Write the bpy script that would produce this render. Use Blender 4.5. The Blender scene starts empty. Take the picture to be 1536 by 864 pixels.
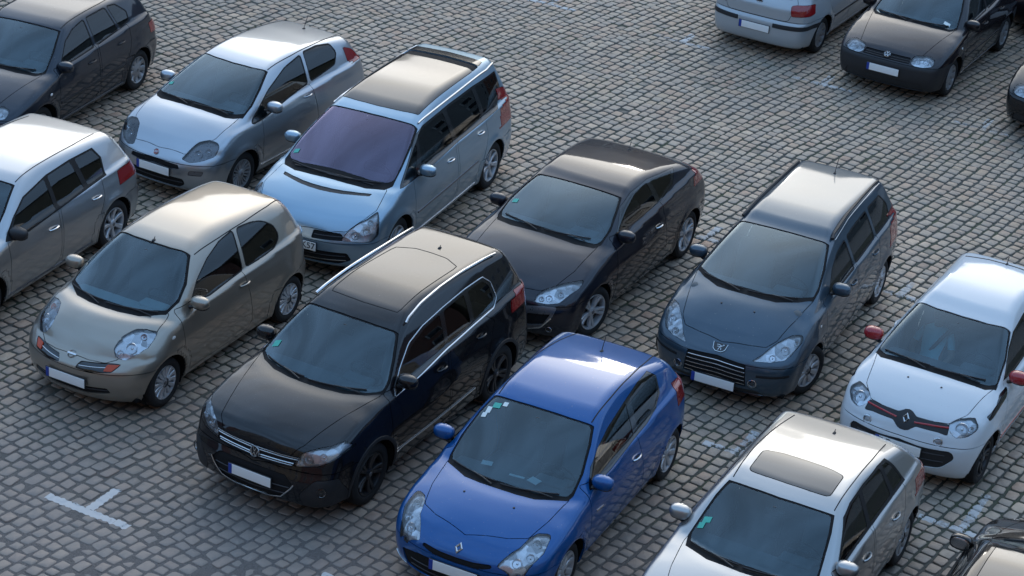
import bpy, math, random, numpy as np, mathutils
from mathutils import Vector, Matrix
random.seed(7); rng=np.random.default_rng(7)
sc=bpy.context.scene; C=sc.collection
R_=math.radians
# ---------------- camera ----------------
cam_h,pitch,roll,foc=12.446,R_(26.999),R_(4.64),3325.3
fw=Vector((0,math.cos(pitch),-math.sin(pitch))); rt=Vector((1,0,0)); up=rt.cross(fw)
r2=math.cos(roll)*rt+math.sin(roll)*up; u2=-math.sin(roll)*rt+math.cos(roll)*up
M=Matrix((r2,u2,-fw)).transposed().to_4x4(); M.translation=(0,0,cam_h)
cd=bpy.data.cameras.new('camera'); co=bpy.data.objects.new('camera',cd); C.objects.link(co); co.matrix_world=M
cd.sensor_width=36; cd.lens=foc/1536*36; cd.clip_end=3000; cd.clip_start=.1; sc.camera=co
# ---------------- sky, sun, exposure ----------------
SUN_EL,SUN_AZ=R_(10),R_(6)      # azimuth measured from +Y towards +X
w=bpy.data.worlds.new('World'); sc.world=w; w.use_nodes=True; nt=w.node_tree
bg=nt.nodes['Background']; sky=nt.nodes.new('ShaderNodeTexSky'); sky.sky_type='NISHITA'; sky.sun_disc=False
sky.sun_elevation=SUN_EL; sky.sun_rotation=SUN_AZ; sky.air_density=1.0; sky.dust_density=1.0; sky.ozone_density=2.0; sky.altitude=50
def wn(ty,**k):
    n=nt.nodes.new(ty)
    for a,v in k.items():
        if a[:2]=='i_': n.inputs[int(a[2:])].default_value=v
        else: setattr(n,a,v)
    return n
# evening sky behind a high thin cloud veil: blue-grey all round, cream towards the low sun
WL=nt.links.new; tcw=wn('ShaderNodeTexCoord'); dt=wn('ShaderNodeVectorMath',operation='DOT_PRODUCT'); gd=(math.sin(SUN_AZ)*math.cos(R_(20)),math.cos(SUN_AZ)*math.cos(R_(20)),math.sin(R_(20)))
dt.inputs[1].default_value=gd; WL(tcw.outputs['Generated'],dt.inputs[0])
hf=wn('ShaderNodeMath',operation='MULTIPLY_ADD',i_1=.5,i_2=.5); WL(dt.outputs['Value'],hf.inputs[0]); pw=wn('ShaderNodeMath',operation='POWER',i_1=17.); WL(hf.outputs[0],pw.inputs[0])
mpw=wn('ShaderNodeMapping'); mpw.inputs['Scale'].default_value=(1,1,3.2); WL(tcw.outputs['Generated'],mpw.inputs[0]); nw=wn('ShaderNodeTexNoise',i_2=2.2,i_3=6.,i_4=.55); WL(mpw.outputs[0],nw.inputs[0])
cm=wn('ShaderNodeMapRange',i_1=.35,i_2=.68,i_3=.78,i_4=1.30); WL(nw.outputs[0],cm.inputs[0])
base=wn('ShaderNodeVectorMath',operation='SCALE'); base.inputs[0].default_value=(3.7,6.3,10.3); WL(cm.outputs[0],base.inputs[3])
glow=wn('ShaderNodeVectorMath',operation='SCALE'); glow.inputs[0].default_value=(33.,29.,22.5); WL(pw.outputs[0],glow.inputs[3])
ad=wn('ShaderNodeVectorMath',operation='ADD'); WL(base.outputs[0],ad.inputs[0]); WL(glow.outputs[0],ad.inputs[1])
sks=wn('ShaderNodeVectorMath',operation='SCALE'); sks.inputs[3].default_value=.10; WL(sky.outputs[0],sks.inputs[0])
ad2=wn('ShaderNodeVectorMath',operation='ADD'); WL(ad.outputs[0],ad2.inputs[0]); WL(sks.outputs[0],ad2.inputs[1])
WL(ad2.outputs[0],bg.inputs[0]); bg.inputs[1].default_value=.10
sl=bpy.data.lights.new('sun','SUN'); sl.energy=.5; sl.angle=R_(12); sl.color=(1,.93,.84)
so=bpy.data.objects.new('sun',sl); C.objects.link(so)
sd=Vector((math.sin(SUN_AZ)*math.cos(SUN_EL),math.cos(SUN_AZ)*math.cos(SUN_EL),math.sin(SUN_EL)))
so.rotation_euler=sd.to_track_quat('Z','Y').to_euler()
sc.view_settings.view_transform='Standard'; sc.view_settings.look='None'; sc.view_settings.exposure=0.14; sc.view_settings.gamma=1
# ---------------- materials ----------------
MATS={}
def nodes(name):
    m=bpy.data.materials.new(name); m.use_nodes=True; t=m.node_tree; b=t.nodes['Principled BSDF']; MATS[name]=m; return m,t,b
def setp(b,**k):
    nm=dict(col='Base Color',rough='Roughness',metal='Metallic',coat='Coat Weight',coatr='Coat Roughness',spec='Specular IOR Level',em='Emission Strength',emc='Emission Color',ior='IOR')
    for a,v in k.items(): b.inputs[nm[a]].default_value=(*v,1) if isinstance(v,tuple) else v
def N(t,ty,**k):
    n=t.nodes.new(ty)
    for a,v in k.items():
        if a.startswith('i_'):
            key=a[2:]; key=int(key) if key.isdigit() else key.replace('_',' ')
            n.inputs[key].default_value=v
        else: setattr(n,a,v)
    return n
def simple(name,col,rough=.5,metal=0,noise=.12,sc_=30,**k):
    m,t,b=nodes(name); setp(b,col=col,rough=rough,metal=metal,**k)
    tc=N(t,'ShaderNodeTexCoord'); no=N(t,'ShaderNodeTexNoise',i_Scale=sc_,i_Detail=4.); t.links.new(tc.outputs['Object'],no.inputs['Vector'])
    mr=N(t,'ShaderNodeMapRange'); mr.inputs[3].default_value=max(0,rough-noise); mr.inputs[4].default_value=min(1,rough+noise)
    t.links.new(no.outputs[0],mr.inputs[0]); t.links.new(mr.outputs[0],b.inputs['Roughness']); return m
def paint(name,col,metal=.35,rough=.38,dust=.25,dcol=(.33,.31,.28),coat=1.0):
    """clear-coated car paint with a thin uneven film of dust that dulls the upward faces"""
    m,t,b=nodes(name); setp(b,metal=metal,rough=rough,coat=coat,coatr=.03,spec=.05)
    L=t.links.new
    tc=N(t,'ShaderNodeTexCoord'); n1=N(t,'ShaderNodeTexNoise',i_Scale=2.3,i_Detail=6.,i_Roughness=.65); n2=N(t,'ShaderNodeTexNoise',i_Scale=60.,i_Detail=3.)
    L(tc.outputs['Object'],n1.inputs['Vector']); L(tc.outputs['Object'],n2.inputs['Vector'])
    g=N(t,'ShaderNodeNewGeometry'); sx=N(t,'ShaderNodeSeparateXYZ'); L(g.outputs['Normal'],sx.inputs[0])
    upm=N(t,'ShaderNodeMapRange'); upm.inputs[1].default_value=-.1; upm.inputs[2].default_value=.9; upm.inputs[3].default_value=.35; L(sx.outputs[2],upm.inputs[0])
    sz=N(t,'ShaderNodeSeparateXYZ'); L(tc.outputs['Object'],sz.inputs[0])
    low=N(t,'ShaderNodeMapRange'); low.inputs[1].default_value=.15; low.inputs[2].default_value=.5; low.inputs[3].default_value=1.; low.inputs[4].default_value=0.; L(sz.outputs[2],low.inputs[0])
    mx=N(t,'ShaderNodeMath',operation='MAXIMUM'); L(upm.outputs[0],mx.inputs[0]); L(low.outputs[0],mx.inputs[1])
    a=N(t,'ShaderNodeMath',operation='MULTIPLY'); L(n1.outputs[0],a.inputs[0]); L(mx.outputs[0],a.inputs[1])
    a2=N(t,'ShaderNodeMath',operation='MULTIPLY_ADD'); L(n2.outputs[0],a2.inputs[0]); a2.inputs[1].default_value=.3; L(a.outputs[0],a2.inputs[2])
    n3=N(t,'ShaderNodeTexNoise',i_Scale=38.,i_Detail=2.); L(tc.outputs['Object'],n3.inputs['Vector']); sk=N(t,'ShaderNodeMapRange'); sk.inputs[1].default_value=.70; sk.inputs[2].default_value=.76; sk.inputs[4].default_value=.22; L(n3.outputs[0],sk.inputs[0]); sk2=N(t,'ShaderNodeMath',operation='MULTIPLY'); L(sk.outputs[0],sk2.inputs[0]); L(upm.outputs[0],sk2.inputs[1])
    a3=N(t,'ShaderNodeMath',operation='MULTIPLY_ADD'); a3.inputs[1].default_value=dust; L(a2.outputs[0],a3.inputs[0]); L(sk2.outputs[0],a3.inputs[2]); 
    mc=N(t,'ShaderNodeMix',data_type='RGBA'); mc.inputs[6].default_value=(*col,1); mc.inputs[7].default_value=(*dcol,1); L(a3.outputs[0],mc.inputs[0]); L(mc.outputs[2],b.inputs['Base Color'])
    cr=N(t,'ShaderNodeMapRange'); cr.inputs[1].default_value=.1; cr.inputs[2].default_value=.9; cr.inputs[3].default_value=.02; cr.inputs[4].default_value=.07; L(a2.outputs[0],cr.inputs[0]); L(cr.outputs[0],b.inputs['Coat Roughness'])
    return m
def glass(name,tint,refl=1.0,ior=1.5,rough=0.0,rc=(1,1,1)):
    """thin sheet: tinted see-through part plus mirror part growing at glancing angles"""
    m=bpy.data.materials.new(name); m.use_nodes=True; t=m.node_tree; t.nodes.clear(); MATS[name]=m
    o=N(t,'ShaderNodeOutputMaterial'); mix=N(t,'ShaderNodeMixShader'); tr=N(t,'ShaderNodeBsdfTransparent'); gl=N(t,'ShaderNodeBsdfGlossy'); fr=N(t,'ShaderNodeFresnel'); fr.inputs[0].default_value=ior
    mu=N(t,'ShaderNodeMath',operation='MULTIPLY'); mu.inputs[1].default_value=refl; mu.use_clamp=True
    tr.inputs[0].default_value=(*tint,1); gl.inputs['Roughness'].default_value=rough; gl.inputs[0].default_value=(*rc,1)
    t.links.new(fr.outputs[0],mu.inputs[0]); t.links.new(mu.outputs[0],mix.inputs[0]); t.links.new(tr.outputs[0],mix.inputs[1]); t.links.new(gl.outputs[0],mix.inputs[2]); t.links.new(mix.outputs[0],o.inputs[0])
    return m
glass('windscreen_glass',(.50,.68,.74),2.4,rc=(.80,.94,1.)); glass('side_glass',(.20,.22,.21),1.2); glass('lamp_lens',(.93,.95,.97),1.2); glass('dark_roof_glass',(.04,.045,.05),2.0)
glass('violet_glass',(.50,.52,.62),3.0,rc=(.90,.76,1.))
simple('black_plastic',(.018,.018,.02),.55); simple('grey_plastic',(.06,.06,.065),.55); simple('rubber',(.014,.014,.015),.75,spec=.3); simple('tyre_rubber',(.022,.021,.021),.82,spec=.25)
simple('cowl_plastic',(.012,.012,.013),.75,spec=.2); simple('gloss_black',(.008,.008,.009),.12,noise=.04,coat=.6); simple('chrome',(.66,.67,.68),.22,1.,noise=.08); simple('reflector',(.86,.88,.90),.22,.8,noise=.1,coat=.6)

def glint_facets(name,lo,hi,metal,rough):  # bumped facets, with their glints painted in as dark and bright cells
    m,t,b=nodes(name); setp(b,metal=metal,rough=rough,coat=.5); L=t.links.new; tc=N(t,'ShaderNodeTexCoord'); vo=N(t,'ShaderNodeTexVoronoi',i_Scale=11.); L(tc.outputs['Object'],vo.inputs['Vector']); sp=N(t,'ShaderNodeSeparateColor'); L(vo.outputs['Color'],sp.inputs[0])
    mc=N(t,'ShaderNodeMix',data_type='RGBA'); mc.inputs[6].default_value=(*lo,1); mc.inputs[7].default_value=(*hi,1); L(sp.outputs[0],mc.inputs[0]); L(mc.outputs[2],b.inputs['Base Color']); bp=N(t,'ShaderNodeBump'); bp.inputs['Distance'].default_value=.03; bp.inputs['Strength'].default_value=.35; L(vo.outputs['Distance'],bp.inputs['Height']); L(bp.outputs[0],b.inputs['Normal'])
glint_facets('lamp_facets',(.30,.31,.32),(.85,.87,.9),.6,.25)
simple('lamp_dark',(.05,.052,.055),.3,.4); simple('lamp_silver',(.55,.57,.60),.38,.4); simple('rim_silver',(.52,.53,.55),.36,.6); simple('rim_grey',(.33,.335,.345),.4,.6); simple('rim_dark',(.05,.05,.053),.35,.7)
simple('brake_metal',(.03,.028,.027),.6,.5); simple('seat_fabric',(.14,.15,.155),.9,spec=.2); simple('seat_beige',(.26,.24,.20),.9,spec=.2); simple('dash_plastic',(.12,.13,.135),.75,spec=.25); simple('dash_light',(.42,.46,.46),.8,spec=.2)
simple('underbody',(.012,.012,.012),.9,spec=.1); simple('orange_lens',(.50,.055,.01),.2); simple('red_lens',(.26,.010,.012),.14,coat=1.); simple('white_lens',(.7,.7,.68),.15,coat=1.)
simple('plate_white',(.88,.88,.86),.4,noise=.05); simple('plate_blue',(.015,.05,.32),.4); simple('print_black',(.01,.01,.012),.5); simple('sticker_green',(.05,.42,.33),.5); simple('paper_white',(.72,.78,.76),.7); simple('red_plastic',(.35,.012,.018),.25,coat=.8); simple('cloth_teal',(.30,.76,.82),.9); simple('badge_grey',(.16,.16,.17),.3,.6)
# ---------------- small mesh helpers ----------------
def props(o,label=None,cat=None,group=None,kind=None):
    for k,v in (('label',label),('category',cat),('group',group),('kind',kind)):
        if v: o[k]=v
    return o
def mesh(name,V,F,mat,parent=None,Nn=None,smooth=True,mi=None):
    me=bpy.data.meshes.new(name); me.from_pydata([tuple(map(float,v)) for v in V],[],[tuple(map(int,f)) for f in F])
    for m in (mat if isinstance(mat,(list,tuple)) else [mat]): me.materials.append(MATS[m])
    if mi is not None: me.polygons.foreach_set('material_index',mi)
    if smooth: me.shade_smooth()
    if Nn is not None: me.normals_split_custom_set_from_vertices([tuple(n) for n in Nn])
    me.update(); o=bpy.data.objects.new(name,me); C.objects.link(o)
    if parent: o.parent=parent
    return o
class G:
    "collects simple solids into one mesh"
    def __init__(s): s.V=[];s.F=[]
    def add(s,V,F):
        n=len(s.V); s.V+= [tuple(v) for v in V]; s.F+=[tuple(i+n for i in f) for f in F]; return s
    def box(s,c,d,r=None,rot=None,n=2):
        "box of full size d, rounded by r"
        hx,hy,hz=[v/2 for v in d]; r=min(r if r is not None else .15*min(d),min(hx,hy,hz)*.98)
        V=[];idx={};F=[]
        ks=[-1.,-.0001,.0001,1.] if n<2 else None
        lv=[(-1,0),(-1,.5),(-1,1),(1,1),(1,.5),(1,0)]   # (side, how far from the corner centre outwards reversed)
        def pos(i):
            sgn=-1 if i<3 else 1; t=(1,.5,0)[i] if i<3 else (0,.5,1)[i-3]; return sgn,t
        def vid(i,j,k):
            key=(i,j,k)
            if key in idx: return idx[key]
            (sx,tx),(sy,ty),(sz,tz)=pos(i),pos(j),pos(k)
            m=max(tx,ty,tz); v=Vector((sx*math.tan(tx*math.pi/4),sy*math.tan(ty*math.pi/4),sz*math.tan(tz*math.pi/4)))
            if v.length>0: v.normalize()
            p=Vector((sx*(hx-r),sy*(hy-r),sz*(hz-r)))+v*r
            idx[key]=len(V); V.append(p); return idx[key]
        R5=range(5)
        for a in R5:
            for b in R5:
                F.append((vid(a,b,5),vid(a+1,b,5),vid(a+1,b+1,5),vid(a,b+1,5))); F.append((vid(a,b,0),vid(a,b+1,0),vid(a+1,b+1,0),vid(a+1,b,0)))
                F.append((vid(5,a,b),vid(5,a+1,b),vid(5,a+1,b+1),vid(5,a,b+1))); F.append((vid(0,a,b),vid(0,a,b+1),vid(0,a+1,b+1),vid(0,a+1,b)))
                F.append((vid(a,5,b),vid(a,5,b+1),vid(a+1,5,b+1),vid(a+1,5,b))); F.append((vid(a,0,b),vid(a+1,0,b),vid(a+1,0,b+1),vid(a,0,b+1)))
        E=mathutils.Euler(rot).to_matrix() if rot else Matrix.Identity(3)
        return s.add([E@v+Vector(c) for v in V],F)
    def lathe(s,prof,n=24,axis='y',c=(0,0,0),closed=False):
        "prof: list of (radius, height) turned about an axis"
        V=[];F=[];m=len(prof)
        for i in range(n):
            a=2*math.pi*i/n; ca,sa=math.cos(a),math.sin(a)
            for r,h in prof:
                p={'y':(r*ca,h,r*sa),'z':(r*ca,r*sa,h),'x':(h,r*ca,r*sa)}[axis]; V.append((p[0]+c[0],p[1]+c[1],p[2]+c[2]))
        for i in range(n):
            j=(i+1)%n
            for k in range(m-1): F.append((i*m+k,j*m+k,j*m+k+1,i*m+k+1))
            if closed: F.append((i*m+m-1,j*m+m-1,j*m,i*m))
        return s.add(V,F)
    def tube(s,P,r,n=6,flat=1.,upv=None,taper=None):
        P=[Vector(p) for p in P]; V=[];F=[];m=len(P)
        for i,p in enumerate(P):
            t=(P[min(i+1,m-1)]-P[max(i-1,0)]).normalized(); u=Vector(upv[i]) if upv is not None else Vector((0,0,1))
            a=t.cross(u); a=a.normalized() if a.length>1e-4 else Vector((1,0,0)); b=a.cross(t).normalized(); rr=r*(taper[i] if taper else 1)
            for k in range(n):
                q=2*math.pi*(k+.5)/n; V.append(p+a*(rr*math.cos(q))+b*(rr*flat*math.sin(q)))
        for i in range(m-1):
            for k in range(n):
                l=(k+1)%n; F.append((i*n+k,i*n+l,(i+1)*n+l,(i+1)*n+k))
        F.append(tuple(range(n))[::-1]); F.append(tuple((m-1)*n+k for k in range(n)))
        return s.add(V,F)
    def ell(s,c,d,n=10,m=14,p=1.,cutback=None):
        "ellipsoid, superquadric power p"
        V=[];F=[];sg=lambda v:math.copysign(abs(v)**p,v)
        for i in range(n+1):
            th=math.pi*i/n-math.pi/2
            for k in range(m):
                ph=2*math.pi*k/m; v=[sg(math.cos(th))*sg(math.cos(ph))*d[0],sg(math.cos(th))*sg(math.sin(ph))*d[1],sg(math.sin(th))*d[2]]
                if cutback is not None: v[0]=max(v[0],cutback)
                V.append((v[0]+c[0],v[1]+c[1],v[2]+c[2]))
        for i in range(n):
            for k in range(m): F.append((i*m+k,i*m+(k+1)%m,(i+1)*m+(k+1)%m,(i+1)*m+k))
        return s.add(V,F)
    def extr(s,poly,y0,y1,plane='xz'):
        "convex-ish polygon extruded"
        n=len(poly); f={'xz':lambda p,h:(p[0],h,p[1]),'yz':lambda p,h:(h,p[0],p[1]),'xy':lambda p,h:(p[0],p[1],h)}[plane]
        V=[f(p,y0) for p in poly]+[f(p,y1) for p in poly]
        return s.add(V,[tuple(range(n)),tuple(range(2*n-1,n-1,-1))]+[(i,n+i,n+(i+1)%n,(i+1)%n) for i in range(n)])
    def flip(s): s.V=[(v[0],-v[1],v[2]) for v in s.V]; s.F=[f[::-1] for f in s.F]; return s
    def obj(s,name,mat,parent=None,smooth=True):
        o=mesh(name,s.V,s.F,mat,parent,smooth=smooth)
        import bmesh
        bm=bmesh.new(); bm.from_mesh(o.data); bmesh.ops.recalc_face_normals(bm,faces=bm.faces); bm.to_mesh(o.data); bm.free()
        if smooth: o.data.set_sharp_from_angle(angle=R_(40))
        return o
def copyobj(o,parent=None,loc=None):
    c=o.copy(); C.objects.link(c); c.parent=parent
    if loc is not None: c.location=loc
    return c
# ---- body surface of a car as an implicit function, meshed and cut into panels ----
def pchip(pts):
    p=sorted(pts); x=np.array([a for a,_ in p],float); y=np.array([b for _,b in p],float)
    h=np.diff(x); d=np.diff(y)/h; m=np.zeros(len(x))
    m[0]=d[0]; m[-1]=d[-1]
    for i in range(1,len(x)-1):
        if d[i-1]*d[i]>0:
            w1=2*h[i]+h[i-1]; w2=h[i]+2*h[i-1]; m[i]=(w1+w2)/(w1/d[i-1]+w2/d[i])
    def f(q):
        q=np.asarray(q,float); i=np.clip(np.searchsorted(x,q)-1,0,len(x)-2); t=(q-x[i])/h[i]
        tc=np.clip(t,0,1); t2=tc*tc; t3=t2*tc
        r=(2*t3-3*t2+1)*y[i]+(t3-2*t2+tc)*h[i]*m[i]+(-2*t3+3*t2)*y[i+1]+(t3-t2)*h[i]*m[i+1]
        return r+np.where(t<0,(q-x[0])*m[0],0)+np.where(t>1,(q-x[-1])*m[-1],0)
    lo,hi=x[0]-1.5,x[-1]+1.5; gx=np.linspace(lo,hi,1400); gy=f(gx)
    return lambda q:np.interp(q,gx,gy)
def smax(a,b,k):
    h=np.clip(k-np.abs(a-b),0,None)/k
    return np.maximum(a,b)+h*h*k*.25
class Body:
    def __init__(s,c):
        s.c=c; s.top=pchip(c['top']); s.front=pchip(c['front']); s.rear=pchip(c['rear'])
        s.half=pchip(c['plan']); s.inset=pchip(c['side']); s.belt=pchip(c['belt'])
        s.crown=pchip(c['crown']); s.kx=pchip(c['kx']); s.W=c['W']/2
    def F(s,P):
        c=s.c; x,y,z=P[...,0],np.abs(P[...,1]),P[...,2]
        yn=y/s.W
        xt=x+s.kx(x)*y*y
        zt=s.top(xt)-s.crown(x)*yn**2.2
        a=z-zt
        zb=s.belt(x); zi=np.minimum(z,zb)
        Y=s.half(x)-s.inset(zi)
        u=np.clip(z-zb,0,None); sm=np.clip(u/.06,0,1); sm=sm*sm*(3-2*sm)
        Y=Y-c['step']*sm-u*c['tumble']-c['tcurve']*u*u
        for wx in (0.,-c['WB']):
            rr=np.hypot(x-wx,z-c['r']); Y=Y+c['flare']*np.exp(-((rr-c['r']-.06)/.055)**2)*(z<zb+.05)+c.get('flare2',.012)*np.exp(-((x-wx)/.42)**2)*np.exp(-((z-.55)/.25)**2)
        b=y-Y
        cf=(x-(s.front(z)-c['cf']*yn**c['pf']))
        d=((s.rear(z)+c['cr']*yn**c['pr'])-x)
        e=(c['zb']+.10*np.clip(np.abs(x+c['WB']/2)-c['WB']/2-.35,0,1)**1-z)
        f=smax(a,b,c.get('kt',.09)); g=smax(cf,d,.05)
        f=smax(f,g,c.get('ke',.12))
        return smax(f,e,.05)
    def N(s,P):
        h=2e-3; g=np.stack([s.F(P+np.array(v)*h)-s.F(P-np.array(v)*h) for v in ((1,0,0),(0,1,0),(0,0,1))],-1)
        return g/(np.linalg.norm(g,axis=-1,keepdims=True)+1e-12)
    def project(s,O,D,tmax=4.):
        "first surface crossing going outward from inside points O along D (unit)"
        lo=np.zeros(len(O)); hi=np.full(len(O),tmax)
        # coarse march to bracket the last inside->outside transition nearest the origin
        ts=np.linspace(0,tmax,60); prev=s.F(O)
        found=np.zeros(len(O),bool)
        for i in range(1,len(ts)):
            cur=s.F(O+D*ts[i]); hit=(~found)&(cur>0)
            lo[hit]=ts[i-1]; hi[hit]=ts[i]; found|=hit
            if found.all(): break
        for _ in range(16):
            m=(lo+hi)/2; v=s.F(O+D*m[:,None])>0; hi=np.where(v,m,hi); lo=np.where(v,lo,m)
        return O+D*((lo+hi)/2)[:,None]
    def cast(s,O,D,t0=0,t1=60,n=1500):
        "first hit of rays coming from outside; returns points, ok"
        ts=np.linspace(t0,t1,n); inside=s.F(O[:,None,:]+D[:,None,:]*ts[None,:,None])<0
        ok=inside.any(1); k=np.where(ok,inside.argmax(1),n-1); k=np.maximum(k,1); hi=ts[k]; lo=ts[k-1]
        for _ in range(14):
            m=(lo+hi)/2; v=s.F(O+D*m[:,None])<0; hi=np.where(v,m,hi); lo=np.where(v,lo,m)
        return O+D*((lo+hi)/2)[:,None],ok
    def onside(s,x,z):
        O=np.stack([x,np.full_like(x,1.6),z],-1); return s.cast(O,np.tile([0,-1.,0],(len(x),1)),0,1.5,60)[0]
    def ontop(s,x,y):
        O=np.stack([x,y,np.full_like(x,2.2)],-1); return s.cast(O,np.tile([0,0,-1.],(len(x),1)),0,2.,70)[0]
    def onfront(s,y,z,sgn=1):
        x0=np.full_like(y,s.c['FO']+.6) if sgn>0 else np.full_like(y,-s.c['WB']-s.c['RO']-.6)
        O=np.stack([x0,y,z],-1); return s.cast(O,np.tile([-1.*sgn,0,0],(len(y),1)),0,1.8,70)[0]
    def grid(s,d=.036):
        c=s.c; xf=c['FO']+.12; xr=-(c['WB']+c['RO'])-.12; H=max(z for _,z in c['top'])+.12; w=s.W+.12; z0=.05
        nx=int((xf-xr)/d); ny=int(w/d*.9); nz=int((H-z0)/d*.85)
        X=np.linspace(xr,xf,nx+1);Yy=np.linspace(0,w,ny+1);Z=np.linspace(z0,H,nz+1)
        V=[];Fc=[];idx={}
        def vid(i,j,k):
            t=(i,j,k)
            if t not in idx: idx[t]=len(V); V.append((X[i],Yy[j],Z[k]))
            return idx[t]
        for i in range(nx):
            for k in range(nz): Fc.append((vid(i,ny,k),vid(i,ny,k+1),vid(i+1,ny,k+1),vid(i+1,ny,k)))
            for j in range(ny):
                Fc.append((vid(i,j,nz),vid(i+1,j,nz),vid(i+1,j+1,nz),vid(i,j+1,nz)))
                Fc.append((vid(i,j,0),vid(i,j+1,0),vid(i+1,j+1,0),vid(i+1,j,0)))
        for j in range(ny):
            for k in range(nz):
                Fc.append((vid(nx,j,k),vid(nx,j+1,k),vid(nx,j+1,k+1),vid(nx,j,k+1)))
                Fc.append((vid(0,j,k),vid(0,j,k+1),vid(0,j+1,k+1),vid(0,j+1,k)))
        P=np.array(V)
        q=np.zeros_like(P); q[:,0]=np.clip(P[:,0],xr+c.get('sr',.75),xf-c.get('sf',.8)); q[:,2]=.56
        D=P-q; D/=np.linalg.norm(D,axis=1,keepdims=True)
        R=s.project(q,D); R[:,1]=np.where(P[:,1]==0,0,R[:,1])
        return R,Fc
def roundpoly(pts,r,n=4):
    "closed polygon with rounded corners; a point may carry its own radius as third item"
    out=[];m=len(pts)
    for i in range(m):
        p=np.array(pts[i][:2],float); a=np.array(pts[i-1][:2],float); b=np.array(pts[(i+1)%m][:2],float)
        rr=pts[i][2] if len(pts[i])>2 else r
        la=np.linalg.norm(a-p); lb=np.linalg.norm(b-p); t=min(rr,la*.45,lb*.45)
        if t<1e-4: out.append(tuple(p)); continue
        A=p+(a-p)/la*t; B=p+(b-p)/lb*t
        for k in range(n+1):
            u=k/n; out.append(tuple((1-u)**2*A+2*u*(1-u)*p+u*u*B))
    return out
def inpoly(P,poly):
    x,y=P[:,0],P[:,1]; r=np.zeros(len(P),bool); q=np.array(poly)
    for i in range(len(q)):
        x1,y1=q[i-1];x2,y2=q[i]
        c=((y1>y)!=(y2>y))
        if y1!=y2: r^=c&(x<(x2-x1)*(y-y1)/(y2-y1)+x1)
    return r
AX={'S':(0,2),'T':(0,1),'F':(1,2),'R':(1,2)}
class Cutter:
    def __init__(s,V,F):
        s.V=[tuple(v) for v in V]; s.F=[list(f) for f in F]; s.L=['body']*len(F)
        A=np.array(V); s.FN=[]; s.sp={}
        for f in F:
            n=np.cross(A[f[2]]-A[f[0]],A[f[3]]-A[f[1]]); l=np.linalg.norm(n); s.FN.append(n/l if l>0 else n)
    def expand(s,f):
        out=[];m=len(f)
        def rec(v,w):
            k=(v,w) if v<w else (w,v); n=s.sp.get(k)
            if n is not None: rec(v,n); out.append(n); rec(n,w)
        for k in range(m):
            out.append(f[k]); rec(f[k],f[(k+1)%m])
        return out
    def cut(s,label,proj,poly,over=None,lim=None):
        """label faces of given direction inside poly (2D). over: labels that may be replaced."""
        ax=AX[proj]; N=np.array(s.FN)
        dr={'S':N[:,1]>.12,'T':N[:,2]>.1,'F':N[:,0]>.03,'R':N[:,0]<-.06}[proj]
        q=np.array(poly); lo=q.min(0);hi=q.max(0)
        A=np.array(s.V)[:,list(ax)]; V3=s.V
        cand=[]
        for i,f in enumerate(s.F):
            if not dr[i]: continue
            if over is not None and s.L[i] not in over: continue
            p=A[f]
            if (p.min(0)>hi).any() or (p.max(0)<lo).any(): continue
            if lim is not None and not lim(np.mean([V3[v] for v in f],axis=0)): continue
            cand.append(i)
        if not cand: return
        segs=[(q[i-1],q[i]) for i in range(len(q))]
        for a,b in segs:
            d=b-a; L=np.hypot(*d)
            if L<1e-6: continue
            d=d/L; n=np.array([-d[1],d[0]]); new=[]
            slo=np.minimum(a,b);shi=np.maximum(a,b); cache=s.sp
            for i in cand:
                f=s.F[i]; ps=[(V3[v][ax[0]],V3[v][ax[1]]) for v in f]
                xs=[p[0] for p in ps]; ys=[p[1] for p in ps]
                if min(xs)>shi[0] or max(xs)<slo[0] or min(ys)>shi[1] or max(ys)<slo[1]: continue
                g=s.expand(f)
                if len(g)!=len(f): f=g; s.F[i]=g; ps=[(V3[v][ax[0]],V3[v][ax[1]]) for v in f]
                ds=[(p[0]-a[0])*n[0]+(p[1]-a[1])*n[1] for p in ps]
                if min(ds)>-1e-5 or max(ds)<1e-5: continue
                f1=[];f2=[];tv=[]
                m=len(f)
                for k in range(m):
                    v=f[k];w=f[(k+1)%m];dv=ds[k];dw=ds[(k+1)%m]
                    if abs(dv)<=1e-5: f1.append(v);f2.append(v);tv.append(V3[v])
                    elif dv>0: f1.append(v)
                    else: f2.append(v)
                    if (dv>1e-5 and dw<-1e-5) or (dv<-1e-5 and dw>1e-5):
                        key=(v,w) if v<w else (w,v)
                        if key not in cache:
                            t=dv/(dv-dw); P=tuple(V3[v][c]*(1-t)+V3[w][c]*t for c in range(3))
                            cache[key]=len(V3); V3.append(P)
                        nv=cache[key]; f1.append(nv);f2.append(nv);tv.append(V3[nv])
                if len(tv)<2 or len(f1)<3 or len(f2)<3: continue
                us=[(p[ax[0]]-a[0])*d[0]+(p[ax[1]]-a[1])*d[1] for p in tv]
                if max(us)<0 or min(us)>L: continue
                s.F[i]=f1; s.F.append(f2); s.L.append(s.L[i]); s.FN.append(s.FN[i]); new.append(len(s.F)-1)
            cand+=new
        ce=np.array([[sum(V3[v][ax[0]] for v in s.F[i])/len(s.F[i]),sum(V3[v][ax[1]] for v in s.F[i])/len(s.F[i])] for i in cand])
        ins=inpoly(ce,poly)
        for i,t in zip(cand,ins):
            if t: s.L[i]=label
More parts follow.
